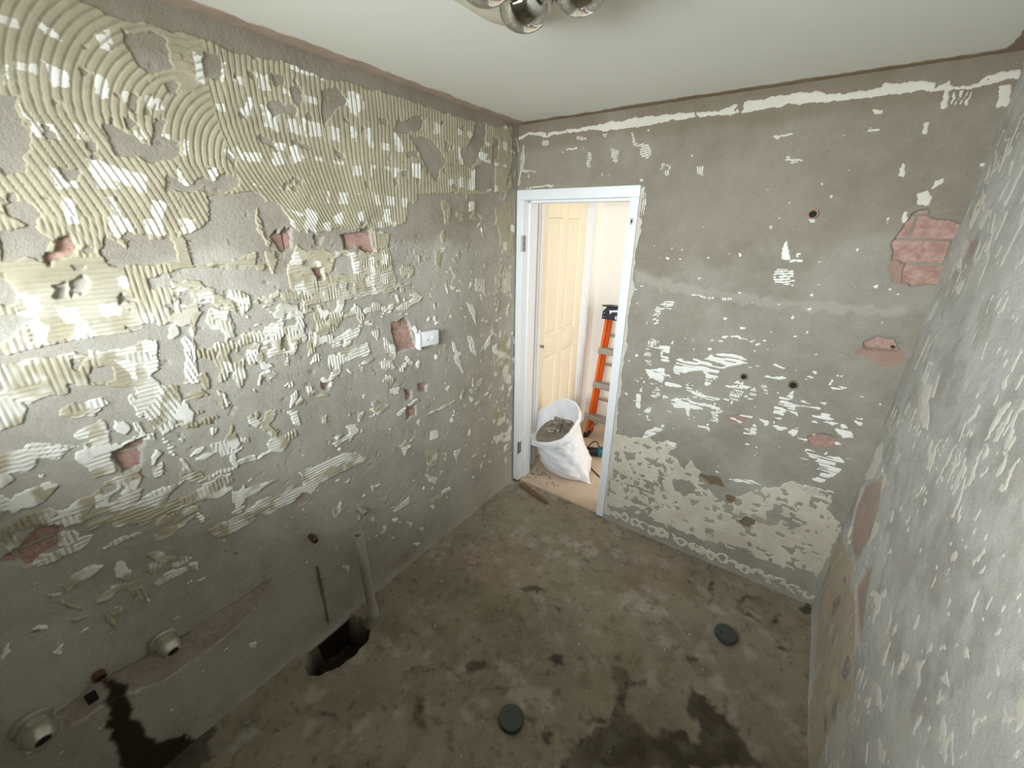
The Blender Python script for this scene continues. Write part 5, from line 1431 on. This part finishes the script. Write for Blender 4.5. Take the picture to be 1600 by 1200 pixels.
# ---------------------------------------------------------------- standing pipe and the pipes in the floor
pp = tag(empty('waste_pipe', (.124, .800, 0), (math.radians(.5), math.radians(-1.5), 0)), 'grey plastic waste pipe standing up from the floor beside the hole', 'pipe')
lat('pipe', [(.0215, .05), (.0215, .535), (.0185, .535), (.0175, .06)], M['pvc'], pp, n=28, cap=False)
lat('socket', [(.026, -.03), (.026, .085), (.0245, .092), (.0210, .092), (.0208, .08)], M['pvc'], pp, n=28, cap=False)
lat('mortar_collar', [(.050, -.01), (.042, .008), (.034, .022), (.026, .028)], M['shard'], pp, n=14, cap=False)
for x, y, rz, lb in ((.943, .835, .3, 'dark grey round plastic waste cap near the bottom edge, standing proud of the floor'), (1.582, 1.735, 1.1, 'dark grey round plastic waste cap near the right wall, set in a pale mortar ring')):
    d = tag(empty('floor_waste', (x, y, 0), (0, 0, rz)), lb, 'drain')
    lat('riser', [(.044, -.03), (.044, .016), (.040, .016)], M['pvcdark'], d, n=36, cap=False)
    lat('cap', [(.049, .008), (.050, .011), (.050, .024), (.047, .028), (.030, .0285), (.0005, .029)], M['pvcdark'], d, n=40, cap=False)
    lat('pin_hole', [(.004, .0275), (.004, .0292)], M['dark'], d, org=(-.02, .012, 0), n=10)

# ---------------------------------------------------------------- fittings on the left wall
def stub(name, y, z, r_, ln, label, mat='copper', tilt=(0, 0, 0)):
    e = tag(empty(name, (0, y, z), tilt), label, 'pipe')
    lat('tube', [(r_, -.03), (r_, ln), (r_ * .78, ln), (r_ * .78, ln - .02), (.0005, ln - .02)], M[mat], e, axis=(1, 0, 0), n=20, cap=False)
    lat('nut', [(r_ * 1.02, ln * .35), (r_ * 1.35, ln * .37), (r_ * 1.35, ln * .62), (r_ * 1.02, ln * .64)], M[mat], e, axis=(1, 0, 0), n=6, cap=False)
    lat('bore', [(r_ * .78, 0), (r_ * .78, .001)], M['dark'], e, axis=(1, 0, 0), org=(ln - .018, 0, 0), n=16)
    return e
stub('water_outlet', .885, .568, .0115, .050, 'short plated water pipe end sticking out of the wall above the standing pipe', 'zinc', (0, math.radians(10), 0))
stub('water_outlet', .640, .580, .0115, .042, 'dark capped water pipe end to the left of the standing pipe', 'copper', (0, math.radians(10), 0))
def tap_body(y, z, label, s=1.):
    e = tag(empty('tap_body', (0, y, z), (0, math.radians(14), math.radians(6))), label, 'tap')
    lat('flange', [(.027 * s, .0), (.029 * s, .005), (.027 * s, .009), (.020 * s, .012)], M['zinc'], e, axis=(1, 0, 0), n=32, cap=False)
    lat('body', [(.019 * s, -.02), (.020 * s, .020 * s), (.0225 * s, .026 * s), (.0225 * s, .036 * s), (.018 * s, .046 * s), (.015 * s, .050 * s), (.011 * s, .050 * s), (.011 * s, .02), (.0005, .02)], M['zinc'], e, axis=(1, 0, 0), n=24, cap=False)
    lat('hex_nut', [(.020 * s, .012 * s), (.0235 * s, .013 * s), (.0235 * s, .021 * s), (.020 * s, .022 * s)], M['zinc'], e, axis=(1, 0, 0), n=6, cap=False)
    lat('bore', [(.0113 * s, 0), (.0113 * s, .001)], M['dark'], e, axis=(1, 0, 0), org=(.045 * s, 0, 0), n=20)
tap_body(.105, .530, 'pale bare tap body sticking out of the chased wall, nearer the standing pipe', 1.4)
tap_body(-.195, .525, 'pale bare tap body with wide flange at the bottom left corner', 1.55)
e = tag(empty('spout_pipe', (0, -.050, .548)), 'dark copper spout elbow between the two bare tap bodies', 'pipe')
lat('elbow', [(.016, -.02), (.016, .018), (.011, .018), (.011, .0), (.0005, 0)], M['copper'], e, axis=(1, 0, -.3), n=20, cap=False)
bx('slot', (.0, .006, -.045, -.020, -.085, -.045), M['dark'], e, .002)

# power point hanging off its block
y0, z0 = 1.385, 1.315
pw = tag(empty('power_outlet', (0, y0, z0), (0, math.radians(4), math.radians(-8))), 'white plastic power outlet hanging loose on the wall beside bare brick', 'power outlet')
bx('mounting_block', (.004, .030, -.048, .052, -.030, .036), M['white'], pw, .003)
fp = bx('face_plate', (.028, .036, -.054, .056, -.034, .040), M['white'], pw, .003)
bx('side_flange', (.0, .040, -.066, -.054, -.046, .038), M['white'], pw, .002)
xf = Matrix.Translation((.006, -.070, .048)) @ Matrix.Rotation(.5, 4, 'X')
bx('bent_tab', (-.004, .004, -.006, .016, -.012, .022), M['white'], pw, .001, xf)
lat('screw', [(.005, 0), (.003, .002)], M['steel'], fp, axis=(1, 0, 0), org=(.036, -.010, -.004), n=12)
bx('rocker', (.035, .039, .012, .026, .000, .016), M['white'], fp, .0015)
bx('clip', (.008, .022, .030, .058, -.046, -.036), M['plastic'], pw, .002)

# ---------------------------------------------------------------- fittings on the back wall
def socket(x, z, r_, label, proud=.012, mat='brass'):
    e = tag(empty('wall_outlet', (x, RB, z)), label, 'pipe')
    lat('collar', [(r_, -.02), (r_, proud), (r_ * .70, proud), (r_ * .66, proud - .006), (.0005, proud - .0065)], M[mat], e, axis=(0, -1, 0), n=28, cap=False)
    lat('dark_disc', [(r_ * .66, 0), (r_ * .66, .001)], M['dark'], e, axis=(0, -1, 0), org=(0, -(proud - .004), 0), n=24)  # near-black disc painting the shade inside the socket
    return e
socket(1.484, 1.908, .019, 'small dark ringed shower outlet high on the doorway wall', .014, 'copper')
socket(1.376, 1.168, .016, 'left of the two recessed brass tap sockets at mid height', .012)
socket(1.580, 1.172, .020, 'right and larger of the two recessed brass tap sockets at mid height', .012)
lat_o = lat('wall_plug', [(.006, -.01), (.006, .003), (.003, .003)], M['dark'], None, axis=(0, -1, 0), org=(0, 0, 0), n=12, cap=False)
lat_o.location = (1.871, RB, 1.405); tag(lat_o, 'small black plug hole in the bare brick low on the doorway wall', 'wall plug')
